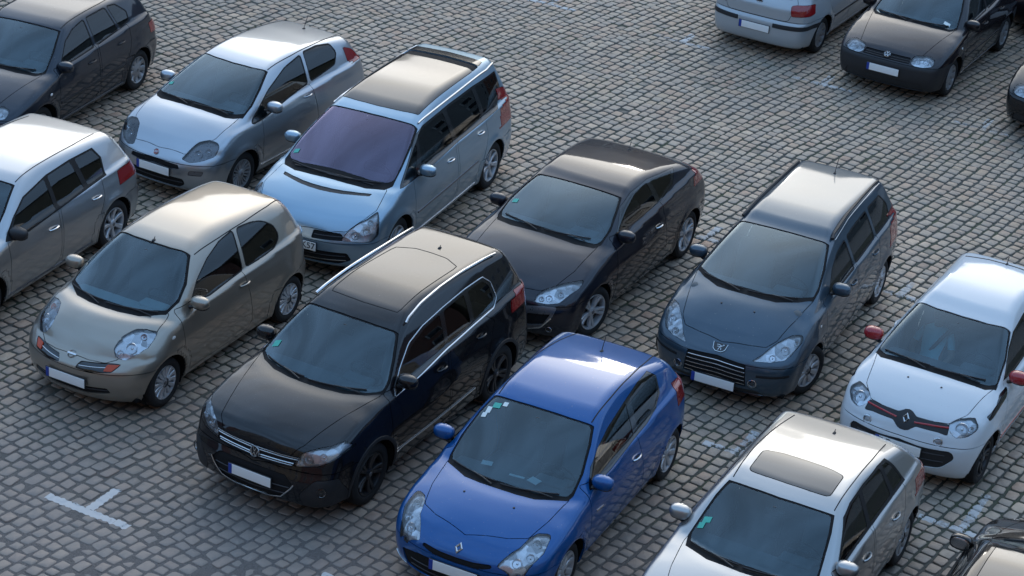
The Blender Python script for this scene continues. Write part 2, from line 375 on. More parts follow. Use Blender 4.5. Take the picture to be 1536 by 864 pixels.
def spec(WB,FO,RO,W,H,r,nose=.72,hood=(( -.15,0.),),cowl=(-.30,.98),wtop=(-1.0,1.39),peak=None,rroof=None,glassb=None,belt=None,**k):
    E=WB+RO; w=W/2
    peak=peak or (-1.55,H); rroof=rroof or (-(E-.45),H-.05); glassb=glassb or (1.0,-E+.10)
    belt=belt or [(0,.90),(-.6,.93),(-WB,1.0),(-E,1.02)]
    top=[(FO+.1,nose-.06),(FO-.12,nose+.0)]
    x0,z0=FO-.12,nose; xc,zc=cowl
    hb=k.get('hbulge',.035)
    for t in (.25,.5,.75): top.append((x0+(xc-x0)*t, z0+(zc-z0)*t+hb*4*t*(1-t)))
    top+= [cowl]
    xw,zw=wtop
    # windscreen, a little convex
    for t in (.055,.35,.66,.93): top.append((xc+(xw-xc)*t, zc+(zw-zc)*t+.022*4*t*(1-t)))
    top.append(wtop)
    top.append((xw-(xw-peak[0])*.35, zw+(peak[1]-zw)*.62)); top.append(peak); top.append(((peak[0]+rroof[0])/2,(peak[1]*.65+rroof[1]*.35)))
    top+= [rroof,(-E-.2,rroof[1]-k.get('rdrop',.12))]
    front=[(.10,FO-.20),(.2,FO-.09),(.3,FO-.03),(.45,FO),(.55,FO-.005),(.65,FO-.05),(nose,FO-.12),(nose+.3,FO-.16),(1.8,FO-.2)]
    zg,xg=glassb
    rear=[(.12,-E+.15),(.25,-E+.03),(.4,-E),(.58,-E+.005),(.64,-E+.05),(.8,-E+.06),(zg,xg),((zg+rroof[1])/2,xg*.45+rroof[0]*.55-.03),(rroof[1],rroof[0]-.02),(rroof[1]+.25,rroof[0]+.25)]
    c=dict(WB=WB,FO=FO,RO=RO,W=W,H=H,r=r,top=top,front=front,rear=rear,
      plan=[(FO,w-.13),(FO-.4,w-.035),(0,w-.005),(-WB*.5,w),(-WB,w-.01),(-E+.35,w-.045),(-E,w-.12)],
      side=[(.12,.10),(.22,.05),(.35,.02),(.55,0),(.68,0),(.85,.022),(.98,.05),(1.2,.08)],
      belt=belt,crown=[(FO,.07),(xc+.1,.05),(xw,.035),(-2,.045),(-E,.05)],
      kx=[(FO,.15),(xc+.25,k.get('kb',.4)*.7),(xc,k.get('kb',.4)),(xc-.35,k.get('kb',.4)*.95),(xw,.19),(-2,.12),(-E,.1)],kxb=k.get('kb',.4),step=.03,tumble=.42,tcurve=.25,flare=.014,cf=.30,pf=3.0,cr=.20,pr=3.6,zb=.17,kt=.08,ke=.10)
    c.update(k.get('over',{}))
    c['cowl']=cowl; c['wtop']=wtop; c['rroof']=rroof; c['zg']=zg
    return c
S={}
S['micra']=spec(2.43,.71,.62,1.66,1.53,.29,nose=.70,kb=0.5,cowl=(.035,1.0),wtop=(-.86,1.45),peak=(-1.45,1.53),rroof=(-2.72,1.42),glassb=(.98,-2.98),hbulge=.075,
   over=dict(kt=.13,cf=.34,pf=2.4,ke=.14,crown=[(.7,.12),(-.2,.06),(-.8,.045),(-2,.06),(-3,.08)]))
S['tiguan']=spec(2.604,.90,.93,1.81,1.67,.345,nose=.92,kb=0.5,cowl=(-0.07,1.12),wtop=(-.95,1.56),peak=(-1.6,1.67),rroof=(-3.15,1.60),glassb=(1.15,-3.42),
   belt=[(0,1.02),(-.6,1.05),(-2.6,1.13),(-3.5,1.16)],over=dict(cf=.22,pf=3.4,zb=.22,kt=.07,step=.035))
S['clio']=spec(2.575,.80,.65,1.71,1.47,.30,nose=.73,kb=0.48,cowl=(-0.1,0.935),wtop=(-1.02,1.38),peak=(-1.6,1.47),rroof=(-2.82,1.29),glassb=(.98,-3.10))
S['peugeot']=spec(2.708,.86,.85,1.76,1.53,.305,nose=.74,kb=0.5,cowl=(.04,1.08),wtop=(-1.13,1.43),peak=(-1.7,1.53),rroof=(-3.2,1.465),glassb=(1.02,-3.45),hbulge=.05)
S['megane']=spec(2.64,.85,.80,1.80,1.42,.32,nose=.74,kb=0.37,cowl=(-0.21,1.035),wtop=(-1.14,1.35),peak=(-1.6,1.42),rroof=(-2.72,1.285),glassb=(1.05,-3.16),
   belt=[(0,.90),(-.6,.94),(-2.64,1.08),(-3.4,1.12)],over=dict(tumble=.5,crown=[(.85,.07),(-.1,.05),(-1.1,.035),(-2,.055),(-2.6,.085),(-3.4,.10)]))
S['punto']=spec(2.51,.84,.70,1.687,1.48,.30,nose=.74,kb=0.27,cowl=(-0,1.055),wtop=(-.96,1.42),peak=(-1.5,1.48),rroof=(-2.8,1.355),glassb=(1.0,-3.08),hbulge=.05)
S['espace']=spec(2.803,.92,.93,1.86,1.70,.33,nose=.80,kb=0.38,cowl=(0.13,1.06),wtop=(-1.02,1.55),peak=(-1.9,1.68),rroof=(-3.4,1.62),glassb=(1.1,-3.63),
   belt=[(0,.98),(-.6,1.0),(-2.8,1.05),(-3.7,1.07)],over=dict(tumble=.36,cf=.34,pf=2.6))
S['twingo']=spec(2.492,.62,.48,1.647,1.53,.30,nose=.80,kb=0.3,cowl=(-0.19,1.035),wtop=(-1.06,1.40),peak=(-1.6,1.50),rroof=(-2.6,1.42),glassb=(1.02,-2.88),
   over=dict(cf=.24,pf=2.8))
S['a3']=spec(2.513,.82,.80,1.735,1.42,.305,nose=.72,kb=0.42,cowl=(-0.17,0.965),wtop=(-.98,1.34),peak=(-1.5,1.42),rroof=(-2.66,1.275),glassb=(.97,-3.08),hbulge=.03)
S['golf4']=spec(2.511,.82,.79,1.735,1.44,.30,nose=.72,kb=0.4,cowl=(-0.18,0.975),wtop=(-.98,1.37),peak=(-1.5,1.44),rroof=(-2.85,1.38),glassb=(.98,-3.12),hbulge=.03,over=dict(cf=.2))
S['golf6']=spec(2.578,.82,.79,1.786,1.48,.315,nose=.74,kb=0.4,cowl=(-0.2,1),wtop=(-1.0,1.40),peak=(-1.5,1.48),rroof=(-2.9,1.39),glassb=(1.02,-3.18),hbulge=.03)
# ---------------- turning a labelled body into separate car parts ----------------
def panel(cut,bd,labels,name,mat,parent,side=0,gap=.004,skirt=.020,off=0.,thick=True):
    """side 0: both halves joined in one mesh (centre panels); +1/-1: the left / right one only"""
    sel=[cut.expand(cut.F[i]) for i in range(len(cut.F)) if cut.L[i] in labels]
    if not sel: return None
    vid={};P=[]
    for f in sel:
        for v in f:
            if v not in vid: vid[v]=len(P); P.append(cut.V[v])
    F=[[vid[v] for v in f] for f in sel]; P=np.array(P)
    Nn=bd.N(P); cen=np.abs(P[:,1])<1e-5; Nn[cen,1]=0
    ec={}
    for f in F:
        for k in range(len(f)):
            a,b=f[k],f[(k+1)%len(f)]; ec.setdefault((min(a,b),max(a,b)),[]).append((a,b))
    be=[e[0] for e in ec.values() if len(e)==1]
    be=[(a,b) for a,b in be if not (cen[a] and cen[b])]
    inw=np.zeros_like(P)
    for a,b in be:
        t=P[b]-P[a]; l=np.linalg.norm(t)
        if l<1e-7: continue
        n=np.cross((Nn[a]+Nn[b])/2,t/l); inw[a]+=n; inw[b]+=n
    l=np.linalg.norm(inw,axis=1); bm_=l>1e-6; inw[bm_]/=l[bm_,None]; inw[cen,1]=0
    P=P+inw*gap+Nn*off
    V=[tuple(p) for p in P]; NN=[tuple(n) for n in Nn]; FF=[list(f) for f in F]
    if thick:
        bv=sorted({v for e in be for v in e}); m1={};m2={}
        for v in bv:
            m1[v]=len(V); V.append(tuple(P[v])); NN.append((0,0,0))
            m2[v]=len(V); V.append(tuple(P[v]-Nn[v]*skirt)); NN.append((0,0,0))
        for a,b in be: FF.append([m1[b],m1[a],m2[a],m2[b]])
    def mir(V,NN,FF,n0):
        return [(x,-y,z) for x,y,z in V],[(x,-y,z) for x,y,z in NN],[[i+n0 for i in f[::-1]] for f in FF]
    if side==0:
        n=len(V); V2,N2,F2=mir(V,NN,FF,n); np0=len(P); rem={}; keep=[]
        for i in range(n):
            if i<np0 and cen[i]: rem[n+i]=i
            else: rem[n+i]=n+len(keep); keep.append(i)
        V=V+[V2[i] for i in keep]; NN=NN+[N2[i] for i in keep]; FF=FF+[[rem[i] for i in f] for f in F2]
    elif side==-1: V,NN,FF=mir(V,NN,FF,0)
    return mesh(name,V,FF,mat,parent,NN)
def both(cut,bd,labels,name,mat,parent,**k):
    return [panel(cut,bd,labels,name,mat,parent,side=s,**k) for s in (1,-1)]
def grow(poly,d):
    q=np.array([p[:2] for p in poly],float); n=len(q); A=sum(q[i-1][0]*q[i][1]-q[i][0]*q[i-1][1] for i in range(n)); s=1 if A>0 else -1; out=[]
    for i in range(n):
        a=q[i]-q[i-1]; b=q[(i+1)%n]-q[i]; a/=np.linalg.norm(a)+1e-9; b/=np.linalg.norm(b)+1e-9
        m=np.array([a[1]+b[1],-a[0]-b[0]])*s; l=np.linalg.norm(m); m/=l+1e-9; c=max(.45,l/2); out.append(tuple(q[i]+m*d/c))
    return out
WHEELS={}
def wheel_meshes(key,r,style,nsp,mat,rr):
    k=(key,r)
    if k in WHEELS: return WHEELS[k]
    wt=.195 if r<.33 else .225
    hub=G(); hub.lathe([(0,-.075),(rr*.86,-.075),(rr*.90,-.13),(.0,-.13)],28)
    hub.lathe([(.05,-.062),(rr*.70,-.062),(rr*.70,-.075)],24); hub=hub.obj('wheel','brake_metal')
    ty=G(); h=wt/2; ty.lathe([(rr*.97,-h*.75-h),(rr+.02,-h*2+.005),(r-.035,-h*2-.004),(r-.010,-h*2+.012),(r-.001,-h*2+.045),(r,-h),(r-.001,-.045),(r-.010,-.012),(r-.035,.004),(rr+.035,.006),(rr+.012,-.002),(rr,-.012),(rr*.965,-.03)],44)
    ty=ty.obj('tyre','tyre_rubber')
    g=G(); g.lathe([(rr*1.0,-.012),(rr*.985,-.004),(rr*.93,-.010),(rr*.90,-.035),(rr*.90,-.12)],44)
    wd,wi={'cover':(.62,.5),'steel':(.66,.62),'alloy':(.34,.42),'twin':(.34,.42),'fan':(.55,.5)}[style]
    for i in range(nsp):
        offs=[0] if style!='twin' else [-.16,.16]
        for o_ in offs:
            a=2*math.pi*i/nsp+o_; ro=rr*.93; ri=.055 if style!='steel' else rr*.45
            w1=(2*math.pi*ro/nsp)*wd*(.5 if style=='twin' else 1); w0=(2*math.pi*ri/nsp)*(1.02 if nsp>7 else wi*1.6)*(.6 if style=='twin' else 1)
            P=[]
            for u in (0,.35,.7,1.):
                q=ri+(ro-ri)*u; ww=(w0+(w1-w0)*u**.8)/2; dy=-.012-.012*math.sin(u*3.14)-(.018*(1-u) if style!='cover' else -.004*(1-u)); P.append((q,ww,dy))
            V=[];F=[]; ax=Vector((math.cos(a),0,math.sin(a))); tx=Vector((-math.sin(a),0,math.cos(a)))
            for q,ww,dy in P:
                for sy,yy in ((-1,dy),( -.75,dy+.007),(.75,dy+.007),(1,dy),(1,dy-.03),(-1,dy-.03)): V.append(ax*q+tx*ww*sy+Vector((0,yy,0)))
            for j in range(3):
                for m in range(6): F.append((j*6+m,j*6+(m+1)%6,(j+1)*6+(m+1)%6,(j+1)*6+m))
            g.add(V,F)
    g.lathe([(0,-.006),(.03,-.007),(.045,-.012),(.06 if style!='steel' else rr*.47,-.022),(.062 if style!='steel' else rr*.5,-.05)],24)
    rim=g.obj('rim',mat)
    cap=G().lathe([(0,-.002),(.022,-.003),(.028,-.009)],18).obj('hub_cap','badge_grey')
    for o in (hub,ty,rim,cap): C.objects.unlink(o)
    WHEELS[k]=(hub,ty,rim,cap); return WHEELS[k]
def add_wheel(root,x,s,r,W,args,steer=0):
    hub,ty,rim,cap=wheel_meshes(*args)
    h=hub.copy(); C.objects.link(h); h.parent=root; h.location=(x,s*(W/2-.035),r); h.rotation_euler=(0,rng.uniform(0,6),0 ) if s>0 else (0,rng.uniform(0,6),math.pi)
    h.rotation_euler=mathutils.Euler((0,0,(0 if s>0 else math.pi)+steer)).to_matrix().to_4x4().to_euler()
    for o in (ty,rim,cap): c=o.copy(); C.objects.link(c); c.parent=h; c.rotation_euler=(0,rng.uniform(0,1) if o is not cap else 0,0)
def text_mesh(body,size,mat,parent,name='lettering',ext=.001):
    cu=bpy.data.curves.new('t','FONT'); cu.body=body; cu.size=size; cu.extrude=ext; cu.align_x='CENTER'; cu.align_y='CENTER'
    o=bpy.data.objects.new('t',cu); C.objects.link(o); dg=bpy.context.evaluated_depsgraph_get(); me=bpy.data.meshes.new_from_object(o.evaluated_get(dg)); bpy.data.objects.remove(o)
    me.materials.clear(); me.materials.append(MATS[mat]); t=bpy.data.objects.new(name,me); C.objects.link(t); t.parent=parent; return t
def plate(root,x,z,sgn=1,txt=None,tilt=0.,w=.52,blue=True):
    b=G().box((0,0,0),(.012,w+.012,.122),.004).obj('number_plate','black_plastic',root); b.location=(x,0,z); b.rotation_euler=(0,tilt,0 if sgn>0 else math.pi)
    G().box((.006,0,0),(.006,w-.006,.110),.002).obj('plate_face','plate_white',b)
    if blue: G().box((.0085,-w/2+.024,0),(.004,.042,.110),.001).obj('plate_band','plate_blue',b)
    if txt:
        for s,y in txt:
            t=text_mesh(s,.115,'print_black',b); t.matrix_local=Matrix.Translation((.0105,y,-.0)) @ Matrix(((0,0,1,0),(1,0,0,0),(0,1,0,0),(0,0,0,1)))
    return b
def emblem(kind,root,p,n):
    "p position on the nose, n surface normal"
    e=bpy.data.objects.new('badge',None); n=Vector(n).normalized(); yv=Vector((0,1,0)); zv=n.cross(yv).normalized()
    if zv.z<0: zv=-zv
    yv=zv.cross(n).normalized(); M=Matrix((n,yv,zv)).transposed().to_4x4(); M.translation=Vector(p)+n*.004
    g=G()
    ring=lambda r,t,c=(0,0,0):g.lathe([(r-t,0),(r-t*.5,t*.7),(r,0),(r,-.004)],26,'x',c)
    def bar(a,b,t=.008): g.tube([(.004,a[0],a[1]),(.004,b[0],b[1])],t,4,.6)
    base=None
    if kind=='roundel':
        r=.058; ring(r,.010); base=('print_black',G().lathe([(0,.0),(r-.006,.0),(r-.006,-.006)],26,'x'))
        bar((-.022,.046),(0,.006));bar((.022,.046),(0,.006));bar((-.044,.022),(-.020,-.046));bar((-.020,-.046),(0,-.004));bar((0,-.004),(.020,-.046));bar((.020,-.046),(.044,.022))
    elif kind=='diamond':
        a,b=.042,.062; o=[(a,0),(0,b),(-a,0),(0,-b)]; i_=[(a*.46,0),(0,b*.46),(-a*.46,0),(0,-b*.46)]
        V=[];F=[]
        for q,h in ((o,-.004),(o,.004),([(x*.74,y*.74) for x,y in o],.013),(i_,.004),(i_,-.004)): V+=[(h,y,z) for y,z in q]
        for l in range(4):
            for k in range(4): F.append((l*4+k,l*4+(k+1)%4,(l+1)*4+(k+1)%4,(l+1)*4+k))
        g.add(V,F)
    elif kind=='ringbar': ring(.05,.011); g.box((.003,0,0),(.010,.115,.024),.004)
    elif kind=='disc': ring(.043,.009); base=('red_lens',G().lathe([(0,.003),(.036,.001)],22,'x')); [g.box((.005,y,0),(.004,.005,.03),.001) for y in (-.018,-.006,.006,.018)]
    elif kind=='shield':
        sh=[(-.085,.05),(.085,.05),(.07,-.03),(.035,-.058),(-.035,-.058),(-.07,-.03)]
        base=('gloss_black',G().extr(sh,-.004,.002,'yz')); n6=len(sh)
        for k in range(n6):
            if k!=0: bar(sh[k],sh[(k+1)%n6],.007)
        for a,b in (((-.01,-.04),(.0,-.01)),((.025,-.038),(.018,-.008)),((0,-.01),(.02,.012)),((.02,.012),(-.012,.026)),((-.012,.026),(-.038,.022)),((.012,.004),(-.03,.0)),((.02,.012),(.046,.03)),((.046,.03),(.034,.038))): bar(a,b,.0065)
    o=g.obj('badge','chrome',root,smooth=kind!='diamond'); o.matrix_local=M
    if base: base[1].obj('badge_field',base[0],o)
def make_car(spec_name,ft,pm,label,loc,yaw,group='cars parked on the cobbled square',cat='car'):
    c=dict(S[spec_name]); c.update(ft.get('body',{})); bd=Body(c); V,Fc=bd.grid(ft.get('res',.036)); cut=Cutter(V,Fc)
    WB,FO,RO,W,r=c['WB'],c['FO'],c['RO'],c['W'],c['r']; E_=WB+RO
    root=bpy.data.objects.new('parked_car',None); C.objects.link(root); root.location=(loc[0],loc[1],0); root.rotation_euler=(0,0,R_(yaw)); root.empty_display_size=.3
    props(root,label,cat,group)
    ra=r+ft.get('archgap',.045)
    archs=[]
    for wx in (0,-WB):
        poly=[(wx+ra*math.cos(t),r+ra*math.sin(t)*1.0) for t in np.linspace(0,2*math.pi,41)[:-1]]; archs.append(poly)
    # panels in order of overriding
    zbf=ft.get('zbf',.60); zh=ft.get('zhb',zbf)
    cut.cut('front_bumper','F',[(-.05,.1),(1.2,.1),(1.2,zbf),(.62,zbf),(-.05,zh)]); cut.cut('front_bumper','S',[(.34,.1),(1.3,.1),(1.3,zbf),(.34,zbf)])
    zr=ft.get('zbr',.64)
    cut.cut('rear_bumper','R',[(-.05,.1),(1.2,.1),(1.2,zr),(-.05,zr)]); cut.cut('rear_bumper','S',[(-E_-.3,.1),(-WB-.34,.1),(-WB-.34,zr),(-E_-.3,zr)])
    if 'hood' in ft:
        h=ft['hood']; cut.cut('hood','T',roundpoly([(h[0][0],-.05)]+h+[(ft['ws'][-1][0]-.02,-.05)],.03),over=('body','front_bumper'))
    zg=c['zg']; rr_=c['rroof']
    if ft.get('tail',1):
        cut.cut('tailgate','R',roundpoly([(-.05,zr+.005),(.52,zr+.005),(.62,zg-.06),(.58,zg),(.50,rr_[1]-.06),(-.05,rr_[1]-.045)],.05),over=('body',))
    ws=ft['ws']; wsp=[(ws[0][0],-.05)]+ws+[(ws[-1][0],-.05)]
    cut.cut('cowl','T',wsp,over=('body','hood')); 
    b=ft.get('wsband',.085)
    q=list(ws); m=np.array(q); x0=m[:,0].min(); x1=m[:,0].max()
    inner=[]
    for (x,y) in [(ws[0][0],-.05)]+ws+[(ws[-1][0],-.05)]:
        t=(x-x0)/(x1-x0); inner.append((x+.018-(b+.018)*max(0,(t-.3)/.7)**1.5, y if y<.02 else y-.02*min(1,y/.3)))
    cut.cut('windshield','T',roundpoly(inner,.04),over=('cowl',))
    DW=ft.get('doors',[])
    for k,d in enumerate(DW):
        xf0,xf1,xr1,xr0,zt=d; z0=.27
        q=[(xf0,z0),(xf1,zt-.02),(xf1-.02,zt),(xr1,zt+.06),(xr0,z0+.10),(xr0+.10,z0)]
        cut.cut('door%d'%k,'S',roundpoly(ft.get('doorpoly',{}).get(k,q),.035),over=('body',))
    for p in ft.get('paintedcuts',[]): cut.cut(*p)
    if 'dlo' in ft: cut.cut('window_trim','S',ft['dlo'],over=('body','door0','door1'))
    for k,wp in enumerate(ft['wins']):
        wp=roundpoly(wp,.03)
        if 'dlo' not in ft: cut.cut('window_trim','S',grow(wp,ft.get('trim',.014)),over=('body','door0','door1','window_trim'))
    for k,wp in enumerate(ft['wins']):
        cut.cut('window%d'%k,'S',roundpoly(wp,.03),over=('window_trim',))
    if ft.get('tail',1):
        rw=roundpoly([(-.05,zg+.01),(.53,zg+.01),(.46,rr_[1]-.09),(-.05,rr_[1]-.07)],.06)
        cut.cut('window_trim_r','R',grow(rw,.02),over=('tailgate','body')); cut.cut('rear_window','R',rw,over=('window_trim_r',))
    for nm,pj,poly,rad in ft.get('cuts',[]): cut.cut(nm,pj,roundpoly(poly,rad))
    cut.cut('headlight','F',roundpoly(ft['light'],.02))
    if 'light2' in ft: cut.cut('headlight','T',roundpoly(ft['light2'],.02))
    for pj,poly in ft.get('taillights',[]): cut.cut('tail_light',pj,roundpoly(poly,.025),lim=lambda p:p[0]<-WB-.1)
    for poly in archs: cut.cut('gone','S',poly)
    for i,f in enumerate(cut.F):
        if cut.L[i] in('body','front_bumper','rear_bumper') or cut.L[i].startswith('door'):
            ce=np.mean([cut.V[v] for v in f],axis=0)
            if cut.FN[i][2]<-.3 and ce[2]<.3 and W/2-.30<ce[1] and min(math.hypot(ce[0],ce[2]-r),math.hypot(ce[0]+WB,ce[2]-r))<ra+.01: cut.L[i]='gone'
    panel(cut,bd,('body',),'body',pm,root)
    panel(cut,bd,('hood',),'hood',ft.get('hoodmat',pm),root)
    fb=panel(cut,bd,('front_bumper',),'front_bumper',ft.get('bumpmat',pm),root); rb=panel(cut,bd,('rear_bumper',),'rear_bumper',ft.get('rbumpmat',ft.get('bumpmat',pm)),root)
    tg=panel(cut,bd,('tailgate',),'tailgate',pm,root)
    hx=ft.get('handles',[])
    for k in range(len(DW)):
        for s,d in zip((1,-1),both(cut,bd,('door%d'%k,),'door',pm,root)):
            if k<len(hx) and d:
                x,z=hx[k]; ps=bd.onside(np.array([x-.09,x-.06,x,x+.06,x+.09]),np.array([z,z,z,z,z])); nn=bd.N(ps); o=[.002,.022,.030,.022,.002]
                g=G().tube([p+n*q for p,n,q in zip(ps,nn,o)],.011,6,1.2)
                if s<0: g.flip()
                g.obj('door_handle',ft.get('handlemat',pm),d)
                g=G().ell(bd.onside(np.array([x-.005]),np.array([z-.004]))[0]-[0,.006,0],(.05,.010,.020))
                if s<0: g.flip()
                g.obj('handle_recess','black_plastic',d)
    both(cut,bd,('window_trim',),'window_trim',ft.get('trimmat','rubber'),root,gap=.0005,off=-.001)
    cw=panel(cut,bd,('cowl',),'cowl_panel','cowl_plastic',root,gap=.001,off=-.006)
    wsg=panel(cut,bd,('windshield',),'windshield',ft.get('wsmat','windscreen_glass'),root,gap=0,off=-.004,thick=False)
    panel(cut,bd,('window_trim_r',),'rear_window_trim','rubber',root,gap=.0005,off=-.001)
    panel(cut,bd,('rear_window',),'rear_window','side_glass',root,gap=0,off=-.003,thick=False)
    for k in range(len(ft['wins'])): both(cut,bd,('window%d'%k,),'window','side_glass',root,gap=0,off=-.004,thick=False)
    # inner skin under every painted panel, arch liners, floor
    tr=[l for l in set(cut.L) if not (l.startswith('window') and l[6:].isdigit()) and l not in('windshield','rear_window','gone','headlight')]
    panel(cut,bd,tuple(tr),'inner_shell',ft.get('linmat','cowl_plastic'),root,gap=.004,off=-.014,thick=False)
    for wx in (0,-WB):
        for s in (1,-1):
            A=np.linspace(-.45,math.pi+.45,26); zz_=r+ra*np.sin(A); ys=np.where(zz_>.2,bd.onside(wx+ra*np.cos(A),np.maximum(zz_,.2))[:,1],W/2-.05)
            V_=[];F_=[]
            for a,y in zip(A,ys):
                for rr2,yy in ((ra+.004,min(y,W/2)-.012),(ra+.012,W/2-.20),(ra+.004,W/2-.32),(0.05,W/2-.33)): V_.append((wx+rr2*math.cos(a),yy,r+rr2*math.sin(a)))
            for i in range(len(A)-1):
                for k in range(3): F_.append((i*4+k,i*4+k+1,(i+1)*4+k+1,(i+1)*4+k))
            g=G().add(V_,F_)
            if s<0: g.flip()
            g.obj('wheel_arch_liner','underbody',root)
    if ft.get('archtrim'):
        for wx in (0,-WB):
            for s in (1,-1):
                A=np.linspace(-.15,math.pi+.15,24); ps=bd.onside(wx+(ra+.022)*np.cos(A),r+(ra+.022)*np.sin(A))
                g=G().tube([p for p in ps],.024,6,.4,upv=[(0,1,0)]*len(A))
                if s<0: g.flip()
                g.obj('arch_trim',ft['archtrim'],root)
    G().box((-WB/2,0,c['zb']+.05),(E_+FO-.5,W-.22,.06),.02).obj('underbody','underbody',root)
    # headlights
    lm=ft.get('lamps',[]); lp=np.array([p[:2] for p in ft['light']])
    for s in (1,-1):
        hl=panel(cut,bd,('headlight',),'headlight','lamp_lens',root,side=s,gap=.002,off=.001,thick=False)
        rf=panel(cut,bd,('headlight',),'lamp_housing',ft.get('lampback','lamp_facets'),hl,side=s,gap=.0,off=-.035,thick=False)
        sk=panel(cut,bd,('headlight',),'lamp_bezel','lamp_dark',hl,side=s,gap=.0,off=-.003,skirt=.04)
        # keep only the skirt of the bezel
        me=sk.data; import bmesh
        bm=bmesh.new(); bm.from_mesh(me); bm.faces.ensure_lookup_table(); nf=sum(1 for l in cut.L if l=='headlight'); bmesh.ops.delete(bm,geom=[bm.faces[i] for i in range(nf)],context='FACES'); bm.to_mesh(me); bm.free()
        for (y,z,rad,mt) in lm:
            p=bd.onfront(np.array([y]),np.array([z]))[0]; n=bd.N(p[None])[0]; ax=Vector((.75*n[0]+.5,n[1]*.75,n[2]*.75)).normalized(); q=Vector(p)-Vector(n)*.032
            g=G().lathe([(rad,.012),(rad*.96,.016),(rad*.86,.006),(rad*.6,-.018),(rad*.25,-.022),(0.0,-.022)],20,'x'); g.lathe([(0,.012),(rad*.2,.008),(rad*.26,-.006),(rad*.2,-.02)],12,'x')
            M_=ax.to_track_quat('X','Z').to_matrix(); g.V=[tuple(M_@Vector(v)+q) for v in g.V]
            if s<0: g.flip()
            g.obj('lamp',mt,hl)
    for s in (1,-1):
        tl=panel(cut,bd,('tail_light',),'tail_light','red_lens',root,side=s,gap=.002,off=.004)
    # further front / top features
    for q in ft.get('parts',[]):
        nm,lab,mt=q[:3]; kw=q[3] if len(q)>3 else {}
        sym=kw.get('sym',0)
        res=[panel(cut,bd,(lab,),nm,mt,root,gap=kw.get('gap',.001),off=kw.get('off',0),skirt=kw.get('skirt',.02))] if not sym else both(cut,bd,(lab,),nm,mt,root,gap=kw.get('gap',.001),off=kw.get('off',0),skirt=kw.get('skirt',.02))
        for bar in kw.get('bars',[]):     # (y0,z0,y1,z1,rad,mat,name)
            y0,z0,y1,z1,rad,bm_,bn=bar; n_=14
            ys=np.linspace(y0,y1,n_); zs=z0+(z1-z0)*np.abs(np.linspace(0,1,n_)) if y0>=0 else z0+(z1-z0)*(np.abs(ys)/max(abs(y0),abs(y1)))
            for s in ((1,) if y0<0 else (1,-1)):
                ps=bd.onfront(np.abs(ys),zs); ps[:,1]=ys; nn=bd.N(np.stack([ps[:,0],np.abs(ps[:,1]),ps[:,2]],1)); nn[:,1]*=np.sign(ys+1e-9)
                g=G().tube([p+n*kw.get('baroff',-.012) for p,n in zip(ps,nn)],rad,6,.8)
                if s<0: g.flip()
                g.obj(bn,bm_,res[0] if (not sym or s>0) else res[1])
    # wipers, antenna, mirrors, wheels, interior
    xb=max(p[0] for p in ws)
    wsn=lambda x,y:(bd.ontop(np.array([x]),np.array([abs(y)]))[0]*[1,math.copysign(1,y),1])
    def onws(x,y,h):
        p=bd.ontop(np.array([x]),np.array([abs(y)])); n=bd.N(p)[0]; p=p[0]+n*h; return (p[0],p[1]*math.copysign(1,y),p[2])
    cx=ws[-1][0]; kx_=c['kxb']
    for (ya,yb,pv) in ft.get('wipers',((-.60,-.05,-.08),(.0,.56,.52))):
        xs=lambda y:cx-kx_*y*y*1.0-.045
        pts=[onws(xs(ya+(yb-ya)*t)-.012-.012*t,ya+(yb-ya)*t,.010) for t in np.linspace(0,1,9)]
        g=G().tube(pts,.007,5,1.6); o=g.obj('wiper','black_plastic',wsg)
        mid=pts[4]; base=onws(cx-.02-kx_*pv*pv,pv,.012)
        G().tube([base,tuple((Vector(base)+Vector(mid))/2+Vector((0,0,.012))),tuple(Vector(mid)+Vector((0,0,.008)))],.008,5,.7).obj('wiper_arm','black_plastic',o)
    for (x,y,sx,sy,mt) in ft.get('stickers',[]):
        hh_=-.012 if mt=='cowl_plastic' else .0015; p=[onws(x+a*sx,y+b_*sy,hh_) for a,b_ in ((-.5,-.5),(.5,-.5),(.5,.5),(-.5,.5))]; g=G(); g.add(p,[(0,1,2,3)]); g.obj('sticker' if hh_>0 else 'sensor_cover',mt,wsg,smooth=False)
    zz=onws(ws[0][0]+.10,.001,-.05)
    G().box((zz[0]+.02,0,zz[2]-.035),(.03,.20,.07),.02,(0,-.3,0)).box((zz[0]+.01,0,zz[2]+.01),(.05,.05,.06),.01).obj('rear_view_mirror','black_plastic',root)
    if 'ant' in ft:
        x,y,ln=ft['ant']; p=onws(x,y or .001,-.002); g=G().ell((p[0],p[1],p[2]),(.035,.018,.018)); 
        g.tube([(p[0]-.002,p[1],p[2]+.01),(p[0]-ln*.45,p[1],p[2]+ln*.8)],.0045,5); g.obj('aerial','black_plastic',root)
    mxp,mz,mw=ft['mirror'][:3]; mm=ft.get('mirmat',pm)
    for s in (1,-1):
        yo=mw/2; g=G().ell((mxp+.01,yo-.105,mz),(.085,.112,.072),10,16,.8,cutback=-.035)
        if s<0: g.flip()
        mo=g.obj('side_mirror',mm,root)
        g=G().ell((mxp-.028,yo-.105,mz),(.006,.096,.058),8,14,.8)
        if s<0: g.flip()
        g.obj('mirror_glass','chrome',mo)
        yb=bd.onside(np.array([mxp+.04]),np.array([mz-.06]))[0][1]
        g=G().tube([(mxp+.05,yb-.02,mz-.075),(mxp+.03,yb+.04,mz-.07),(mxp+.015,yo-.14,mz-.045)],.026,6,.7)
        g.ell((mxp+.005,yo-.105,mz-.040),(.078,.104,.036),8,14,.8,cutback=-.034)
        if s<0: g.flip()
        g.obj('mirror_foot','black_plastic',mo)
    for x in (0,-WB):
        for s in (1,-1): add_wheel(root,x,s,r,W-ft.get('wheelin',0),ft['wheel'],ft.get('steer',0) if x==0 else 0)
